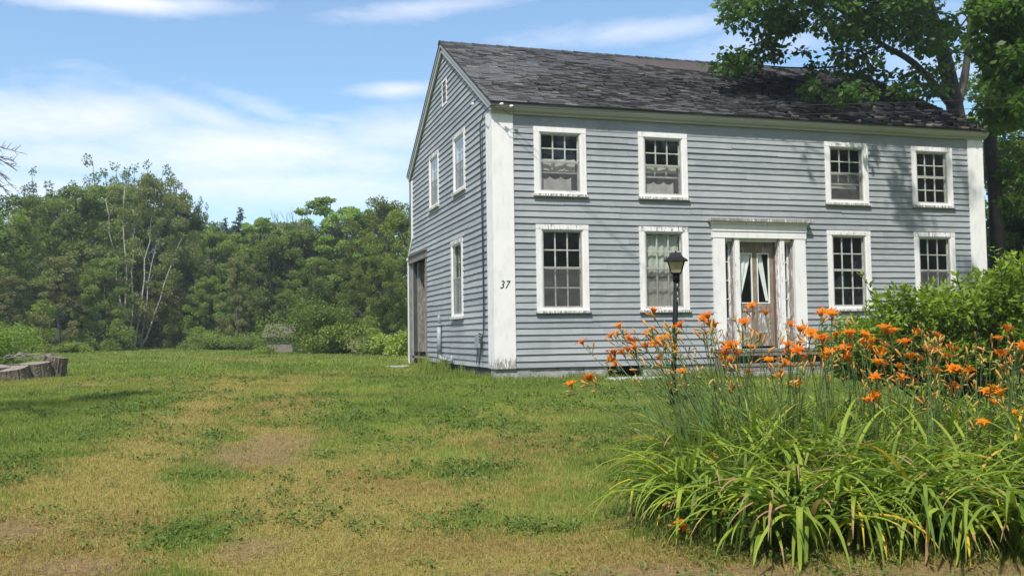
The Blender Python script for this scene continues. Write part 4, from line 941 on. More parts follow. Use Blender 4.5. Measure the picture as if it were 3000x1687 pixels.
# ------------------------------------------------------------------ big shrub to the right of the door
def shrub(name,label,cs,rs,leafn,size,base,lm='shrub',seed=3,tips=()):
    R=np.random.default_rng(seed); root=empty(name,tuple(base),label,'shrub'); mb=MB()
    for c in cs:
        b0=base+R.normal(size=3)*np.array([.25,.25,0]); m_=b0*.45+c*.55+np.array([0,0,.15]); mb.tube([b0,m_,c],[.014,.010,.005],5,cap=False)
    VV=[];FF=[];TT=[];k=0
    P,d,idx=clump_points(cs,rs,leafn,R,.9,3.2); V,F=leaves_arrays(P,size,R,.8,d*.9,-.15,.42); VV.append(V);FF.append(F);TT.append(np.repeat(np.clip(R.random(len(cs))[idx]*.45+R.random(leafn)*.5,0,1),4)); k=len(V)
    for (b_,e_) in tips:       # upright shoots with paired leaves
        b_=np.array(b_);e_=np.array(e_); mb.tube([b_,(b_+e_)/2+R.normal(size=3)*.02,e_],[.006,.005,.003],4,cap=False); n_=9
        pts=[];ds=[]
        for i in range(n_):
            f=.25+.75*i/(n_-1); q=b_*(1-f)+e_*f; a=i*1.57+R.random()
            for s_ in (0,math.pi): pts.append(q); ds.append((math.cos(a+s_),math.sin(a+s_),.55))
        V,F=leaves_arrays(np.array(pts),size*1.05,R,1.,np.array(ds)*3.,0,.42); VV.append(V); FF.append(F+k); k+=len(V); TT.append(np.repeat(R.uniform(.4,1,len(pts)),4))
    mb.build('stem',MT['treebark'],root,True); link('foliage',np_mesh('foliage',np.concatenate(VV),np.concatenate(FF),{'tint':np.concatenate(TT)}),LF[lm],root); return root
Rs=np.random.default_rng(17)
def px_clumps(ells,n_,rr,R):
    cs=[];rs=[]; ar=np.array([e[2]*e[3] for e in ells],float); ar/=ar.sum()
    for _ in range(n_):
        e=ells[R.choice(len(ells),p=ar)]; a=R.random()*6.28; q=math.sqrt(R.random()); cs.append(dat(e[0]+math.cos(a)*q*e[2],e[1]+math.sin(a)*q*e[3],R.uniform(e[4],e[5]))); rs.append(R.uniform(*rr))
    return np.array(cs),np.array(rs)
sb=dat(2440,1100,12.3); sb[2]=gz1(sb[0],sb[1])
cs,rs=px_clumps([(2480,830,130,120,11.4,13.2),(2320,850,150,70,11.4,13.2),(2200,840,85,55,11.4,12.6),(2540,730,60,70,11.3,12.8),(2420,760,110,40,11.4,13),(2300,770,90,35,11.6,13),(2450,980,130,60,11.4,12.8),(2230,900,80,50,11.4,12.8),(2150,880,80,50,11.6,12.6)],280,(.10,.22),Rs)
tips=[]
for (x,y,x2,y2) in [(2560,720,2490,622),(2560,700,2545,640),(2575,700,2570,655),(2520,730,2512,660),(2225,780,2168,690),(2470,760,2455,680),(2600,690,2600,630),(2340,770,2330,716),(2250,790,2240,742),(2420,740,2405,690),(2120,850,2105,800),(2200,810,2180,762)]:
    d_=Rs.uniform(11.4,12.2); tips.append((dat(x,y,d_),dat(x2,y2,d_-.1)))
shrub('flowering_shrub','large bright green shrub with oval leaves in front of the right ground floor windows',cs,rs,22000,.092,sb,tips=tips)
# ------------------------------------------------------------------ daylilies
def ribbon(pts,wd,fold=.25,tint=0.):
    pts=[np.array(p,float) for p in pts]; n_=len(pts); V=[];F=[]
    for i,p in enumerate(pts):
        t=unit(pts[min(i+1,n_-1)]-pts[max(i-1,0)]); s=np.cross(t,np.array([0,0,1.])); s=unit(s+1e-6); f=i/(n_-1); w_=wd*min(1,.55+f*1.6)*(1-max(0,(f-.45)/.55)**1.7)*.5+.0006
        up_=np.cross(s,t); V+= [p-s*w_+up_*w_*fold*2,p,p+s*w_+up_*w_*fold*2]
    for i in range(n_-1): a=3*i; F+=[(a,a+1,a+4,a+3),(a+1,a+2,a+5,a+4)]
    return V,F
def lily_leaves(R,n_,L0,bias=(0,0),upr=0):
    VV=[];FF=[];TT=[]
    for k in range(n_):
        a=R.random()*6.28; dx,dy=math.cos(a)+bias[0],math.sin(a)+bias[1]; l=math.hypot(dx,dy); dx/=l;dy/=l
        L_=L0*R.uniform(.65,1.15); el0=R.uniform(1.0,1.45)+.1*upr; bend=R.uniform(1.5,2.7)-.45*upr; x=R.normal()*.035;y=R.normal()*.035; p=[x,y,0.]; pts=[tuple(p)]; ns=11; kink=R.random()<.18; kp=R.integers(4,8)
        for i in range(ns):
            f=(i+1)/ns; e_=el0-bend*f**1.35-(1.0 if kink and i>=kp else 0); e_=max(e_,-1.35); p=[p[0]+dx*math.cos(e_)*L_/ns,p[1]+dy*math.cos(e_)*L_/ns,max(p[2]+math.sin(e_)*L_/ns,.015)]; pts.append(tuple(p))
        V,F=ribbon(pts,R.uniform(.021,.037)); o_=sum(len(v) for v in VV); VV.append(np.array(V)); FF.append(np.array(F)+o_)
        u=R.random(); t=R.random()*.88
        if u<.055 and L_<L0*1.05: t=.93
        elif u<.10 and L_<L0*.95: t=.985
        tv=np.full(len(V),t)
        if R.random()<.22: tv[-R.integers(4,13):]=.985
        TT.append(tv)
    return np_mesh('leaves',np.concatenate(VV),np.concatenate(FF),{'tint':np.concatenate(TT)},True)
m,n,b,o=mat('daylily_leaf'); a=n.n('ShaderNodeAttribute'); a.attribute_name='tint'; t=a.outputs['Fac']
c=n.mix(n.ramp(t,0,.9),(.070,.135,.020),(.27,.34,.042)); c=n.mix(n.ramp(t,.90,.905),c,(.55,.38,.04)); c=n.mix(n.ramp(t,.96,.965),c,(.36,.22,.12))
n.l(c,b.inputs['Base Color']); b.inputs['Roughness'].default_value=.58; b.inputs['Specular IOR Level'].default_value=.22
tr=n.n('ShaderNodeBsdfTranslucent'); n.l(n.mix(1.,c,(1.3,1.4,.7),'MULTIPLY'),tr.inputs[0]); mx=n.n('ShaderNodeMixShader'); mx.inputs[0].default_value=.3; n.l(b.outputs[0],mx.inputs[1]); n.l(tr.outputs[0],mx.inputs[2]); n.l(mx.outputs[0],o.inputs[0]); MT['lleaf']=m
MT['stem']=simple('daylily_scape',(.075,.125,.035),.5,.25,10)
def petm(name,c0,c1):
    m,n,b,o=mat(name); a=n.n('ShaderNodeAttribute'); a.attribute_name='tint'; c=n.mix(a.outputs['Fac'],c0,c1); oi=n.n('ShaderNodeObjectInfo'); c=n.mix(n.ramp(oi.outputs['Random'],0,1,0,.45),c,(.68,.14,.008)) if 'petal' in name else c; n.l(c,b.inputs['Base Color']); b.inputs['Roughness'].default_value=.6; b.inputs['Specular IOR Level'].default_value=.12
    tr=n.n('ShaderNodeBsdfTranslucent'); n.l(c,tr.inputs[0]); mx=n.n('ShaderNodeMixShader'); mx.inputs[0].default_value=.35; n.l(b.outputs[0],mx.inputs[1]); n.l(tr.outputs[0],mx.inputs[2]); n.l(mx.outputs[0],o.inputs[0]); return m
MT['petal']=petm('orange_petal',(.80,.36,.015),(.74,.175,.008)); MT['petal2']=petm('orange_red_petal',(.75,.27,.015),(.66,.12,.010)); MT['bud']=petm('bud_skin',(.55,.42,.12),(.78,.33,.10)); MT['budg']=petm('green_bud_skin',(.25,.30,.08),(.50,.45,.16))
def flower_mesh(R,open_=1.,mt='petal'):
    VV=[];FF=[];TT=[];k=0
    for i in range(6):
        a=i*math.pi/3+R.normal()*.08; wd=.026 if i%2 else .034; L_=.088*R.uniform(.92,1.08); ns=7; pts=[]; r=.006;z=0; e_=1.2
        for j in range(ns+1):
            f=j/ns; pts.append((r,z)); e_=1.25-open_*(1.9*f**1.1)-R.normal()*.03; r+=math.cos(e_)*L_/ns; z+=math.sin(e_)*L_/ns
        ca_,sa_=math.cos(a),math.sin(a)
        for j,(r,z) in enumerate(pts):
            f=j/ns; w_=wd*math.sin(math.pi*(.12+.86*f)**.85)*.5+.002
            for s_,dz in ((-1,.006),(0,0),(1,.006)): VV.append((r*ca_-s_*w_*sa_,r*sa_+s_*w_*ca_,z+dz*f)); TT.append(.05 if f<.3 else min(1,.35+f*.6)*(.8 if s_ else 1))
        for j in range(ns):
            q=k+3*j; FF+=[(q,q+1,q+4,q+3),(q+1,q+2,q+5,q+4)]
        k=len(VV)
    mb=MB(); mb.v=VV; mb.f=FF; mb.a=TT
    mb.tube([(0,0,-.03),(0,0,0),(0,0,.015)],[.004,.005,.008],6,a=.05)
    for i in range(6): a=i*1.05+.3; mb.tube([(0,0,.005),(.012*math.cos(a),.012*math.sin(a),.04),(.024*math.cos(a),.024*math.sin(a),.06)],[.0012,.0012,.0022],4,a=.1)
    me=bpy.data.meshes.new('flower'); me.from_pydata(mb.v,[],mb.f); a_=me.attributes.new('tint','FLOAT','POINT'); a_.data.foreach_set('value',np.array(mb.a,np.float32)); me.polygons.foreach_set('use_smooth',np.ones(len(me.polygons),bool)); me.materials.append(MT[mt]); return me
def bud_mesh(L_,mt):
    mb=MB(); mb.tube([(0,0,0),(.002,0,L_*.25),(.003,0,L_*.6),(.001,0,L_*.88),(0,0,L_)],[.003,.006,.0078,.0055,.001],7); 
    for i in range(len(mb.a)): mb.a[i]=i/len(mb.a)
    me=bpy.data.meshes.new('bud'); me.from_pydata(mb.v,[],mb.f); a_=me.attributes.new('tint','FLOAT','POINT'); a_.data.foreach_set('value',np.array(mb.a,np.float32)); me.polygons.foreach_set('use_smooth',np.ones(len(me.polygons),bool)); me.materials.append(MT[mt]); return me
Rl=np.random.default_rng(77); random.seed(31)
FLW=[flower_mesh(Rl,o_,m_) for o_,m_ in ((1.,'petal'),(1.15,'petal'),(.85,'petal'),(1.05,'petal2'),(.95,'petal2'))]
BUD=[bud_mesh(.07,'bud'),bud_mesh(.055,'bud'),bud_mesh(.045,'budg'),bud_mesh(.085,'bud')]
LEAVES=[lily_leaves(Rl,26,.88,(0,0),1) for _ in range(14)]; LEAVF=[lily_leaves(Rl,34,.92,(-.25,-.75)) for _ in range(14)]; LEAVL=[lily_leaves(Rl,34,.88,(-.9,-.25)) for _ in range(7)]
for me in LEAVES+LEAVF+LEAVL: me.materials.append(MT['lleaf'])
A=[(395,780),(165,890),(110,950),(150,940),(230,965),(375,940),(600,880),(755,835),(800,870),(840,880),(1100,740),(1045,865),(550,1030),(220,1055),(190,1070),(270,1045),(350,1030),(410,1010),(470,1095),(60,1115),(145,1150),(600,1210),(540,1300),(910,1020),(990,1020),(1080,1035),(900,1085),(880,1120),(940,1120),(1060,1215),(1370,1065),(1420,1065),(1220,1135),(1310,1150),(1500,1110),(1405,1290),(1435,915),(1510,940),(1590,785),(1670,795),(1590,980),(1640,1075)]
Bf=[(85,220),(50,335),(125,370),(190,270),(335,240),(315,315),(330,365),(225,335),(400,250),(390,290),(420,290),(510,235),(545,232),(500,300),(495,355),(470,395),(500,400),(575,410),(595,470),(465,465),(470,560),(655,232),(755,250),(610,290),(640,360),(670,365),(720,320),(770,320),(840,320),(820,355),(850,425),(880,425),(920,425),(755,430),(840,500),(865,515),(1080,262),(1090,345),(1120,345),(1180,320),(1050,525),(1105,550),(1050,590),(1165,645),(1195,650),(1010,700)]
Lf=[(105,285),(45,500),(130,470),(150,465)]
FL=[(1750+x/2.4143,600+y/2.4143) for x,y in A]+[(2300+x/1.7314,850+y/1.7314) for x,y in Bf if not (x<130 and y<380)]+[(1650+x/1.7314,850+y/1.7314) for x,y in Lf]
FL+=[(u+Rl.uniform(-45,45),v+Rl.uniform(-28,28)) for u,v in FL if Rl.random()<.38 and u>1790]
# plants on a jittered grid over the bed
plants=[]
def camxy(lat,fw): return np.array([CAM[0]+fw*FWh[0]+lat*RTh[0],CAM[1]+fw*FWh[1]+lat*RTh[1]])
for i,fw in enumerate(np.arange(5.85,9.9,.36)):
    u0_=2015 if fw<8.2 else 2110; lat=(u0_-1500)/FPX*fw+(.45 if fw<6.1 else .1 if fw<6.5 else 0); lim=(3120-1500)/FPX*fw
    while lat<lim:
        plants.append(camxy(lat+Rl.normal()*.05,fw+Rl.normal()*.07)); lat+=.30+Rl.normal()*.03
plants=np.array(plants); fwd=(plants-CAM[:2])@FWh; lats=(plants-CAM[:2])@RTh
roots=[]
for i,(p,fw,la) in enumerate(zip(plants,fwd,lats)):
    z=gz1(p[0],p[1]); roots.append(empty('daylily',(p[0],p[1],z)))
scn=[[] for _ in plants]
def scape(i,target,flower=True,bent=0.):
    base=np.array([plants[i][0]+Rl.normal()*.04,plants[i][1]+Rl.normal()*.04,gz1(*plants[i])]); tgt=np.array(target); m_=base*.5+tgt*.5; m_[2]+=.02; hd=tgt-base
    mid=base+hd*.55; mid[2]+=.05+abs(hd[0])*.08; mb=MB(); r_=.0043
    q1=base*.7+mid*.3; mb.tube([base,q1+np.array([0,0,.02]),mid,mid*.45+tgt*.55+Rl.normal(size=3)*.008,tgt],[r_*1.2,r_*1.1,r_,r_*.8,r_*.6],5,cap=False)
    dirn=unit(tgt-mid); tips=[]
    for k in range(Rl.integers(2,5)):
        b_=tgt-dirn*Rl.uniform(.01,.12); e_=b_+unit(dirn*.8+Rl.normal(size=3)*.55)*Rl.uniform(.03,.07); mb.tube([b_,e_],[.0028,.002],4,cap=False); tips.append((e_,unit(e_-b_)))
    st=mb.build('stem',MT['stem'],roots[i],True)
    if flower:
        o=bpy.data.objects.new('flower',FLW[Rl.integers(0,5)]); C.objects.link(o); o.parent=st; off=Vector(roots[i].location)+Vector(st.location)
        face=Vector(unit(dirn*.7+np.array([-.1,-.12,.95])+Rl.normal(size=3)*np.array([.6,.3,.25]))); o.rotation_euler=(face.to_track_quat('Z','Y')@__import__('mathutils').Quaternion((0,0,1),Rl.random()*6)).to_euler(); o.location=Vector(tgt)-off+face*.02; s_=Rl.uniform(.80,1.10); o.scale=(s_,s_,s_)
    for e_,dd in tips[:3]:
        o=bpy.data.objects.new('bud',BUD[Rl.integers(0,4)]); C.objects.link(o); o.parent=st; off=Vector(roots[i].location)+Vector(st.location)
        dd=Vector(unit(dd+np.array([-.1,-.1,.25])+Rl.normal(size=3)*.25)); o.rotation_euler=dd.to_track_quat('Z','Y').to_euler(); o.location=Vector(e_)-off
        if Rl.random()<.3: o.scale=(1.3,1.3,1.2)
    scn[i].append(flower)
for (u,v) in FL:
    # lower blooms belong to nearer or shorter scapes
    d_=np.clip(8.6-(v-1000)/300*1.1+Rl.normal()*.45,7.0,9.6); tg=at(u,v,d_); lat=(u-1500)/FPX*d_
    lean=np.clip((2080-u)/400,-.05,1.)*.55+Rl.normal()*.08; bx=tg[:2]+RTh*lean+FWh*(.10+Rl.normal()*.08); j=int(np.argmin(np.linalg.norm(plants-bx,axis=1)+np.array([.12*len(q) for q in scn]))); scape(j,tg)
for _ in range(150):     # scapes with buds or spent blooms only
    u=Rl.uniform(1840,3080); v=Rl.uniform(945,1150)+(40 if u>2700 else 0); d_=Rl.uniform(7.2,9.6); tg=at(u,v,d_); lean=np.clip((2080-u)/400,-.05,1.)*.5+Rl.normal()*.1; bx=tg[:2]+RTh*lean+FWh*.08; j=int(np.argmin(np.linalg.norm(plants-bx,axis=1)+np.array([.12*len(q) for q in scn]))); scape(j,tg,False)
low=int(np.argmin(np.linalg.norm(plants-at(2010,1560,6.4)[:2],axis=1)))
tg=at(1985,1560,6.0); tg[2]=max(tg[2],gz1(tg[0],tg[1])+.06); scape(low,tg)
for i,r in enumerate(roots):
    fw,la=fwd[i],lats[i]; front=fw<6.8; left=la/fw*FPX+1500<2030
    lm=(LEAVF if front else (LEAVL if left else LEAVES)); me=lm[Rl.integers(0,len(lm))]; o=bpy.data.objects.new('leaves',me); C.objects.link(o); o.parent=r; s_=Rl.uniform(.85,1.1)*(1.05 if front else (.9 if fw>8.6 else 1)); o.scale=(s_,s_,s_); o.rotation_euler=(0,0,Rl.normal()*.35 if (front or left) else Rl.random()*6.28)
    nf=sum(scn[i])
    up=la/fw*FPX+1500; row='front row' if fw<6.6 else ('second row' if fw<7.5 else ('middle rows' if fw<8.6 else 'back rows')); part='leftmost part' if up<2120 else ('left part' if up<2370 else ('centre' if up<2620 else ('right part' if up<2870 else 'rightmost part')))
    if i==low: tag(r,'daylily plant at the front edge whose single orange bloom hangs down near the grass','daylily'); continue
    num=['no','one','two','three','four','five','six','seven'][min(nf,7)]
    lab=('daylily with %s open orange %s, '%(num,'bloom' if nf==1 else 'blooms') if nf>0 else ('daylily with only closed buds, ' if len(scn[i]) else 'daylily with leaves but no stems, '))+row+', '+part+' of the bed'
    tag(r,lab,'daylily','daylily plants in the bed')
# ------------------------------------------------------------------ lamp post
lp=at(1968,1190,13.5); lz=gz1(lp[0],lp[1]); K=np.array([lp[0],lp[1],0])
top=at(1979.5,734,13.5); lamp=empty('lamp_post',(lp[0],lp[1],lz),'black lamp post with tapered lantern in front of the second ground floor window','street lamp')
hT=top[2]; lx,ly=top[0],top[1]
def LP(f): return (lp[0]+(lx-lp[0])*f,lp[1]+(ly-lp[1])*f,lz-.2+(hT-.42-lz+.2)*f)
mb=MB(); mb.tube([LP(0),LP(.5),LP(1)],.0375,14); mb.tube([LP(.985),(lx,ly,hT-.36),(lx,ly,hT-.335)],[.046,.05,.045],14); mb.build('post',MT['black'],lamp,True)
mb=MB()
for (dz,rx) in ((.50,.014),(.58,.010),(.66,.013),(.72,.009)):
    mb.tube([(lx-.012,ly-.038,hT-dz),(lx-.010,ly-.0405,hT-dz)],[rx,rx*.8],7)
for k,(dz,rx) in enumerate(((.50,.014),(.62,.010),(.70,.012))):
    mb=MB(); mb.tube([(lx-.006,ly-.030,hT-dz-.03),(lx-.004,ly-.0385,hT-dz),(lx-.002,ly-.030,hT-dz+.03)],[rx*.5,rx,rx*.5],6); mb.build('chipped_spot',MT['chip'],lamp)
# lantern: square frustum, wider at the top, rotated a little
def ring(z,h,rot): return [(lx+h*math.sqrt(2)*math.cos(rot+k*math.pi/2),ly+h*math.sqrt(2)*math.sin(rot+k*math.pi/2),z) for k in range(4)]
rot=math.radians(45-28); zb,zt=hT-.325,hT-.145; rb,rt=ring(zb,.068,rot),ring(zt,.120,rot)
mb=MB()
for k in range(4): mb.tube([rb[k],rt[k]],[.008,.008],5)
for rg in (rb,rt):
    for k in range(4): mb.tube([rg[k],rg[(k+1)%4]],.008,5)
mb.quad(rb); mb.build('lantern_frame',MT['black'],lamp)
for k in range(4):
    j=(k+1)%4; mb=MB(); c0=np.array([lx,ly,0]); f=lambda p: tuple(np.array(p)*.985+np.array([lx,ly,p[2]])*.015); mb.quad([f(rb[k]),f(rb[j]),f(rt[j]),f(rt[k])]); mb.build('pane',MT['amber'],lamp)
mb=MB(); mb.tube([(lx,ly,zb),(lx,ly,zb+.10)],.018,8); mb.build('bulb_holder',MT['ceramic'],lamp)
prof=[(zt-.004,.170),(zt+.004,.165),(zt+.035,.118),(zt+.075,.086),(zt+.105,.074),(zt+.112,.070),(zt+.118,.02)]
mb=MB(); rg=[ring(z,h*.98,rot) for z,h in prof]
mb.quad(rg[0][::-1])
for a_,b_ in zip(rg[:-1],rg[1:]):
    for k in range(4): j=(k+1)%4; mb.quad([a_[k],a_[j],b_[j],b_[k]])
mb.quad(rg[-1]); mb.tube([(lx,ly,zt+.11),(lx,ly,zt+.13),(lx,ly,zt+.145)],[.01,.014,.004],8); mb.build('lantern_roof',MT['black'],lamp)
# ------------------------------------------------------------------ log rounds at the left
def log(px,py,d,r,h,tilt,label,name='log_round',rx=0.):
    p=dat(px,py,d); z=gz1(p[0],p[1]); R_=np.random.default_rng(int(px*7+py)); root=empty(name,(p[0],p[1],z-.04),label,'log'); root.rotation_euler=tilt; n_=64; V=[];F=[];T=[]; fur=R_.normal(size=n_)*.011
    lob=[R_.normal()*.022 for _ in range(5)]
    nz=12
    for j in range(nz+1):
        for k in range(n_):
            a=2*math.pi*k/n_; rr=r*(1+sum(l_*math.cos((i+2)*a+i) for i,l_ in enumerate(lob)))*(1.+.12*(1-j/nz)**2)+(.006*math.sin(k*.9+j*.25)+fur[k]+R_.normal()*.003)*(1)
            V.append((rr*math.cos(a),rr*math.sin(a),h*j/nz)); T.append(0)
    for j in range(nz):
        for k in range(n_): F.append((j*n_+k,j*n_+(k+1)%n_,(j+1)*n_+(k+1)%n_,(j+1)*n_+k))
    mb=MB(); mb.v=V; mb.f=F; mb.a=T; mb.build('bark',MT['bark'],root,loc=(0,0,0))
    mb=MB(); top_=[(V[nz*n_+k][0]*.99,V[nz*n_+k][1]*.99,h-.004) for k in range(n_)]; c_=(0,0,h+.004)
    for k in range(n_): mb.quad([top_[k],top_[(k+1)%n_],c_],.1)
    mb.build('cut_face',MT['log'],root,loc=(0,0,0)); return root
log(134,950,22,.245,.50,(.02,.13,0),'upright bark covered log round, rightmost of the pile','log_round')
log(90,947,21.6,.33,.38,(.10,-.06,0),'wide log round with furrowed bark leaning against the rightmost one')
log(30,950,21,.34,.30,(.16,-.10,0),'pale log round cut by the left edge of the photo','log_round')
log(-20,950,21,.33,.36,(.1,.10,0),'log round beyond the left edge behind the pale one','log_round')
log(52,938,22.4,.34,.34,(.0,.0,0),'log round at the back of the pile under the sticks','log_round')
tw=MB(); Rt=np.random.default_rng(4)
for k in range(26):
    p=dat(Rt.uniform(-15,118),Rt.uniform(893,902),21.8+Rt.normal()*.2); a=Rt.normal()*.5; l=Rt.uniform(.15,.4); q=p+np.array([math.cos(a)*l,math.sin(a)*l,Rt.normal()*.04]); m_=(p+q)/2+np.array([0,0,Rt.uniform(.0,.09)]); tw.tube([p,m_,q],[.010,.009,.006],4)
tag(tw.build('dry_sticks',DG),'dry curling sticks and vine stems lying on top of the log rounds','sticks')
# stone step by the cellar opening, pebble, flat stone near the side door
def stone(name,cx,cy,cz,sx,sy,sz,label,cat='stone'):
    R_=np.random.default_rng(int(abs(cx*100)+abs(cy*10))); mb=MB(); n_=18; lv=[(0,.9),(.25,1),(.8,1),(1,.93)]; V=[]
    w_=1+R_.normal(size=n_)*.05
    for f,s_ in lv:
        for k in range(n_):
            a=2*math.pi*k/n_; c_,q=math.cos(a),math.sin(a); e_=4.; rr=(abs(c_)**e_+abs(q)**e_)**(-1/e_)*w_[k]*s_; V.append((cx+c_*rr*sx,cy+q*rr*sy,cz+f*sz+R_.normal()*.004))
    mb.v=V; mb.a=[.3]*len(V)
    for j in range(3):
        for k in range(n_): mb.f.append((j*n_+k,j*n_+(k+1)%n_,(j+1)*n_+(k+1)%n_,(j+1)*n_+k))
    mb.f.append(tuple(3*n_+k for k in range(n_))); return tag(mb.build(name,MT['stone']),label,cat)
stone('stone_step',2.75,-.95,-.42,.72,.34,.22,'dark flat stone step in front of the cellar opening','stone step')
tag(stone('pebble',2.93,-.75,-.20,.06,.05,.06,'rounded grey stone sitting on the flat step by the cellar opening'),None)
p=dat(1003,931,25.5); stone('flat_stone',p[0],p[1],gz1(p[0],p[1])-.03,.3,.2,.09,'small pale flat stone in the grass before the side doorway')
# ------------------------------------------------------------------ grass
def blades(name,n_,dmin,dmax,pw,h0,h1,wid,label,seed,lat0=-.62,lat1=.66,keep=None,seg=2,kshift=0.,hfun=None,lean=.5,colr=None):
    R=np.random.default_rng(seed); u=R.random(n_); d=(dmin**pw+(dmax**pw-dmin**pw)*u)**(1/pw); lat=R.uniform(lat0,lat1,n_)*d
    x=CAM[0]+d*FWh[0]+lat*RTh[0]; y=CAM[1]+d*FWh[1]+lat*RTh[1]
    ok=~((x>-.02)&(x<L)&(y>-.0)&(y<14))&~((x>4.7)&(x<7.6)&(y>-1.25)&(y<0))&~((np.abs(x-2.75)<.7)&(np.abs(y+.95)<.33))
    if keep is not None: ok&=keep(x,y,R)
    x,y,d=x[ok],y[ok],d[ok]; n_=len(x); c,dry,bare=gcol(x,y,R.normal(size=len(x))*.20); k=R.random(n_)<(1-bare*.95); x,y,d,c,dry=x[k],y[k],d[k],c[k],dry[k]; n_=len(x)
    z=gz(x,y); hh=(h0+(h1-h0)*R.random(n_)**1.5)*(1-.45*dry); 
    if hfun is not None: hh=hh*hfun(x,y)
    a=R.random(n_)*6.283; la=R.random(n_)**1.2*lean*(1+dry*1.2); w_=wid*(.6+.8*R.random(n_))*(1+d/9.)
    dx,dy=np.cos(a)*la*hh,np.sin(a)*la*hh; fa=R.random(n_)*3.14; sx,sy=np.cos(fa)*w_*.5,np.sin(fa)*w_*.5; zz=hh*np.sqrt(np.clip(1-.35*la*la,.15,1))
    V=np.stack([np.stack([x-sx,y-sy,z-.01],1),np.stack([x+sx,y+sy,z-.01],1),np.stack([x+dx*.4+sx*.7,y+dy*.4+sy*.7,z+zz*.6],1),np.stack([x+dx*.4-sx*.7,y+dy*.4-sy*.7,z+zz*.6],1),np.stack([x+dx,y+dy,z+zz],1)],1).reshape(-1,3)
    i=np.arange(n_)*5; F1=np.stack([i,i+1,i+2,i+3],1); F2=np.stack([i+3,i+2,i+4],1)
    j=R.random((n_,1)); br=.85+.35*R.random((n_,1)); sw=(R.random((n_,1))<(.06+.25*dry[:,None])); c=np.where(sw,STRAW*.6+c*.4,c); gsw=(R.random((n_,1))<.12); c=np.where(gsw&(~sw),GREEN1*.8+GREEN0*.2,c); c=c*br
    if colr is not None: c=colr(c,R)
    me=np_mesh(name,V,[F1,F2],{'col':np.repeat(np.clip(c*1.12,0,.8),5,axis=0)}); return tag(link(name,me,MT['grass']),label,'grass',kind='stuff')
m,n,b,o=mat('grass_blades'); a=n.n('ShaderNodeAttribute'); a.attribute_name='col'; n.l(a.outputs['Color'],b.inputs['Base Color']); b.inputs['Roughness'].default_value=.6; b.inputs['Specular IOR Level'].default_value=.2
tr=n.n('ShaderNodeBsdfTranslucent'); n.l(n.mix(1.,a.outputs['Color'],(1.2,1.25,.8),'MULTIPLY'),tr.inputs[0]); mx=n.n('ShaderNodeMixShader'); mx.inputs[0].default_value=.3; n.l(b.outputs[0],mx.inputs[1]); n.l(tr.outputs[0],mx.inputs[2]); n.l(mx.outputs[0],o.inputs[0]); MT['grass']=m
blades('lawn_grass',700000,3.9,26,.9,.02,.065,.0030,'patchy mown lawn of green and straw coloured grass',1,lat0=-.95)
blades('field_grass',150000,22,60,1.,.05,.11,.006,'greener mown grass of the field reaching back to the woods',2,lat0=-.85,lat1=.15)
def near_house(x,y,R): 
    dd=np.where(y<0,np.where(x<0,np.hypot(x,y),-y),-x); return ((dd>0)&(dd<1.6)&(x<L+1)&(y<10)&(R.random(len(x))<np.exp(-dd*1.3)))|((np.hypot(x+.7,y-7.6)<1.5)&(R.random(len(x))<.5))
blades('tall_grass',230000,16,31,1.,.10,.30,.005,'unmown taller grass along the foot of the house walls',3,lat0=-.1,lat1=.6,keep=near_house,hfun=lambda x,y: np.where(y<0,np.where(x<4.2,.36,.6),np.where(y<2.5,.45,1.1))*(.35+1.3*smooth01((fbm(x*1.7,y*1.7,91,3)-.3)*2.5)),lean=.35,colr=lambda c,R: c*.45+GREEN1*.3+GREEN0*.25)
def bedk(x,y,R):
    fw=(x-CAM[0])*FWh[0]+(y-CAM[1])*FWh[1]; la=(x-CAM[0])*RTh[0]+(y-CAM[1])*RTh[1]; u=la/fw*FPX+1500; return (fw>5.3)&(fw<11.8)&(u>1960+np.clip(fw-7.5,0,4)*45+R.normal(size=len(x))*60)&(R.random(len(x))<np.clip((fw-5.2)/1.,.05,1))
blades('bed_grass',120000,5.4,11.8,1.,.14,.55,.0042,'long grass growing between the daylilies and the house lawn',4,lat0=.1,lat1=.62,keep=bedk,lean=.7,hfun=lambda x,y: np.clip(((x-CAM[0])*FWh[0]+(y-CAM[1])*FWh[1]-5.4)/1.6,.12,1)*np.clip(11.6-((x-CAM[0])*FWh[0]+(y-CAM[1])*FWh[1]),.3,1),colr=lambda c,R: c*.25+GREEN0*.5+GREEN1*.12)

# clover and broad leaved weeds in the lawn, and dead strands lying on it
def weeds(name,n_,per,label,seed,matc):
    R=np.random.default_rng(seed); d=(4.**.8+(22.**.8-4.**.8)*R.random(n_))**1.25; lat=R.uniform(-.6,.62,n_)*d; x=CAM[0]+d*FWh[0]+lat*RTh[0]; y=CAM[1]+d*FWh[1]+lat*RTh[1]
    dry,bare=field(x,y); w_=smooth01((fbm(x*1.1,y*1.1,301,3)-.42)*6)*(1-bare); ok=(R.random(n_)<w_*np.clip(1.25-dry*1.3,.05,1))&(y<-1.2)|((x<-1)&(R.random(n_)<w_*.4)); x,y,d=x[ok],y[ok],d[ok]
    X=np.repeat(x,per)+R.normal(size=len(x)*per)*.045; Y=np.repeat(y,per)+R.normal(size=len(x)*per)*.045; D=np.repeat(d,per); P=np.stack([X,Y,gz(X,Y)+.012+R.random(len(X))*.04],1)
    V,F=leaves_arrays(P,.019,R,1.4,None,0,.7); V=(V.reshape(-1,4,3)-P[:,None])*(1+D/14)[:,None,None]+P[:,None]
    me=np_mesh(name,V.reshape(-1,3),F,{'tint':np.repeat(R.random(len(X)),4)}); me.materials.append(matc); tag(link(name,me,None),label,'clover',kind='stuff')
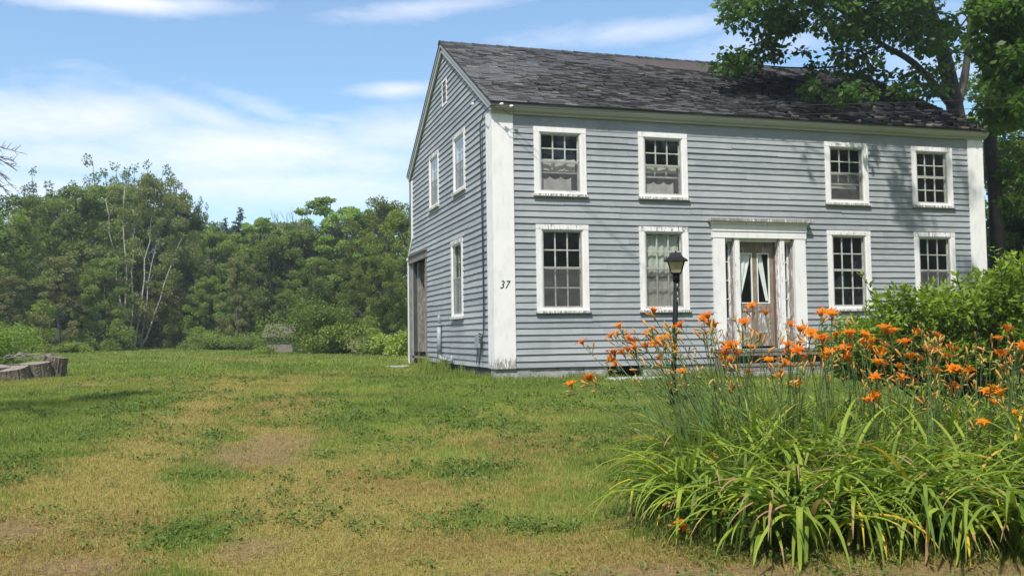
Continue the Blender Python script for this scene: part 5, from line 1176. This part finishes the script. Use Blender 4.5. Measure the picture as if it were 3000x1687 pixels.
weeds('clover',12000,15,'dark green clover and small broad leaved weeds spread through the lawn',51,leafmat('clover_leaves',(.085,.150,.026),(.16,.235,.045),.25))
def strands(name,n_,label,seed):
    R=np.random.default_rng(seed); d=(4.**.8+(17.**.8-4.**.8)*R.random(n_))**1.25; lat=R.uniform(-.6,.62,n_)*d; x=CAM[0]+d*FWh[0]+lat*RTh[0]; y=CAM[1]+d*FWh[1]+lat*RTh[1]
    dry,bare=field(x,y); ok=(R.random(n_)<.12+.9*dry+bare)&(y<-.8); x,y,d=x[ok],y[ok],d[ok]; n_=len(x); z=gz(x,y); a=R.random(n_)*6.28; L_=R.uniform(.03,.10,n_); bnd=R.normal(size=n_)*.9; w_=.0010*(1+d/9)
    pts=[]; px,py=x.copy(),y.copy()
    for i in range(4):
        h=z+.018+.022*np.sin(i/3*3.14)*R.random(n_)+.02*R.random(n_); sx,sy=-np.sin(a)*w_,np.cos(a)*w_; pts+= [np.stack([px-sx,py-sy,h],1),np.stack([px+sx,py+sy,h+.001],1)]; px=px+np.cos(a)*L_/3; py=py+np.sin(a)*L_/3; a=a+bnd/3
    V=np.stack(pts,1).reshape(-1,3); i=np.arange(n_)*8; F=np.concatenate([np.stack([i+2*k,i+2*k+1,i+2*k+3,i+2*k+2],1) for k in range(3)]); c=(STRAW*.95)[None]*(.7+.5*R.random((n_,1)))
    tag(link(name,np_mesh(name,V,F,{'col':np.repeat(c,8,axis=0)}),MT['grass']),label,'dead grass',kind='stuff')
strands('dead_grass',34000,'pale dry grass clippings lying loose over the lawn',52)
# ------------------------------------------------------------------ haze
m=bpy.data.materials.new('haze'); m.use_nodes=True; m.node_tree.nodes.clear(); o=m.node_tree.nodes.new('ShaderNodeOutputMaterial'); v=m.node_tree.nodes.new('ShaderNodeVolumePrincipled')
v.inputs['Color'].default_value=(.80,.88,1,1); v.inputs['Density'].default_value=.0009; v.inputs['Anisotropy'].default_value=.2; m.node_tree.links.new(v.outputs[0],o.inputs['Volume'])
mb=MB(); mb.box(-1300,1300,-1000,1600,-3.,23); tag(mb.build('haze',m),kind='stuff')
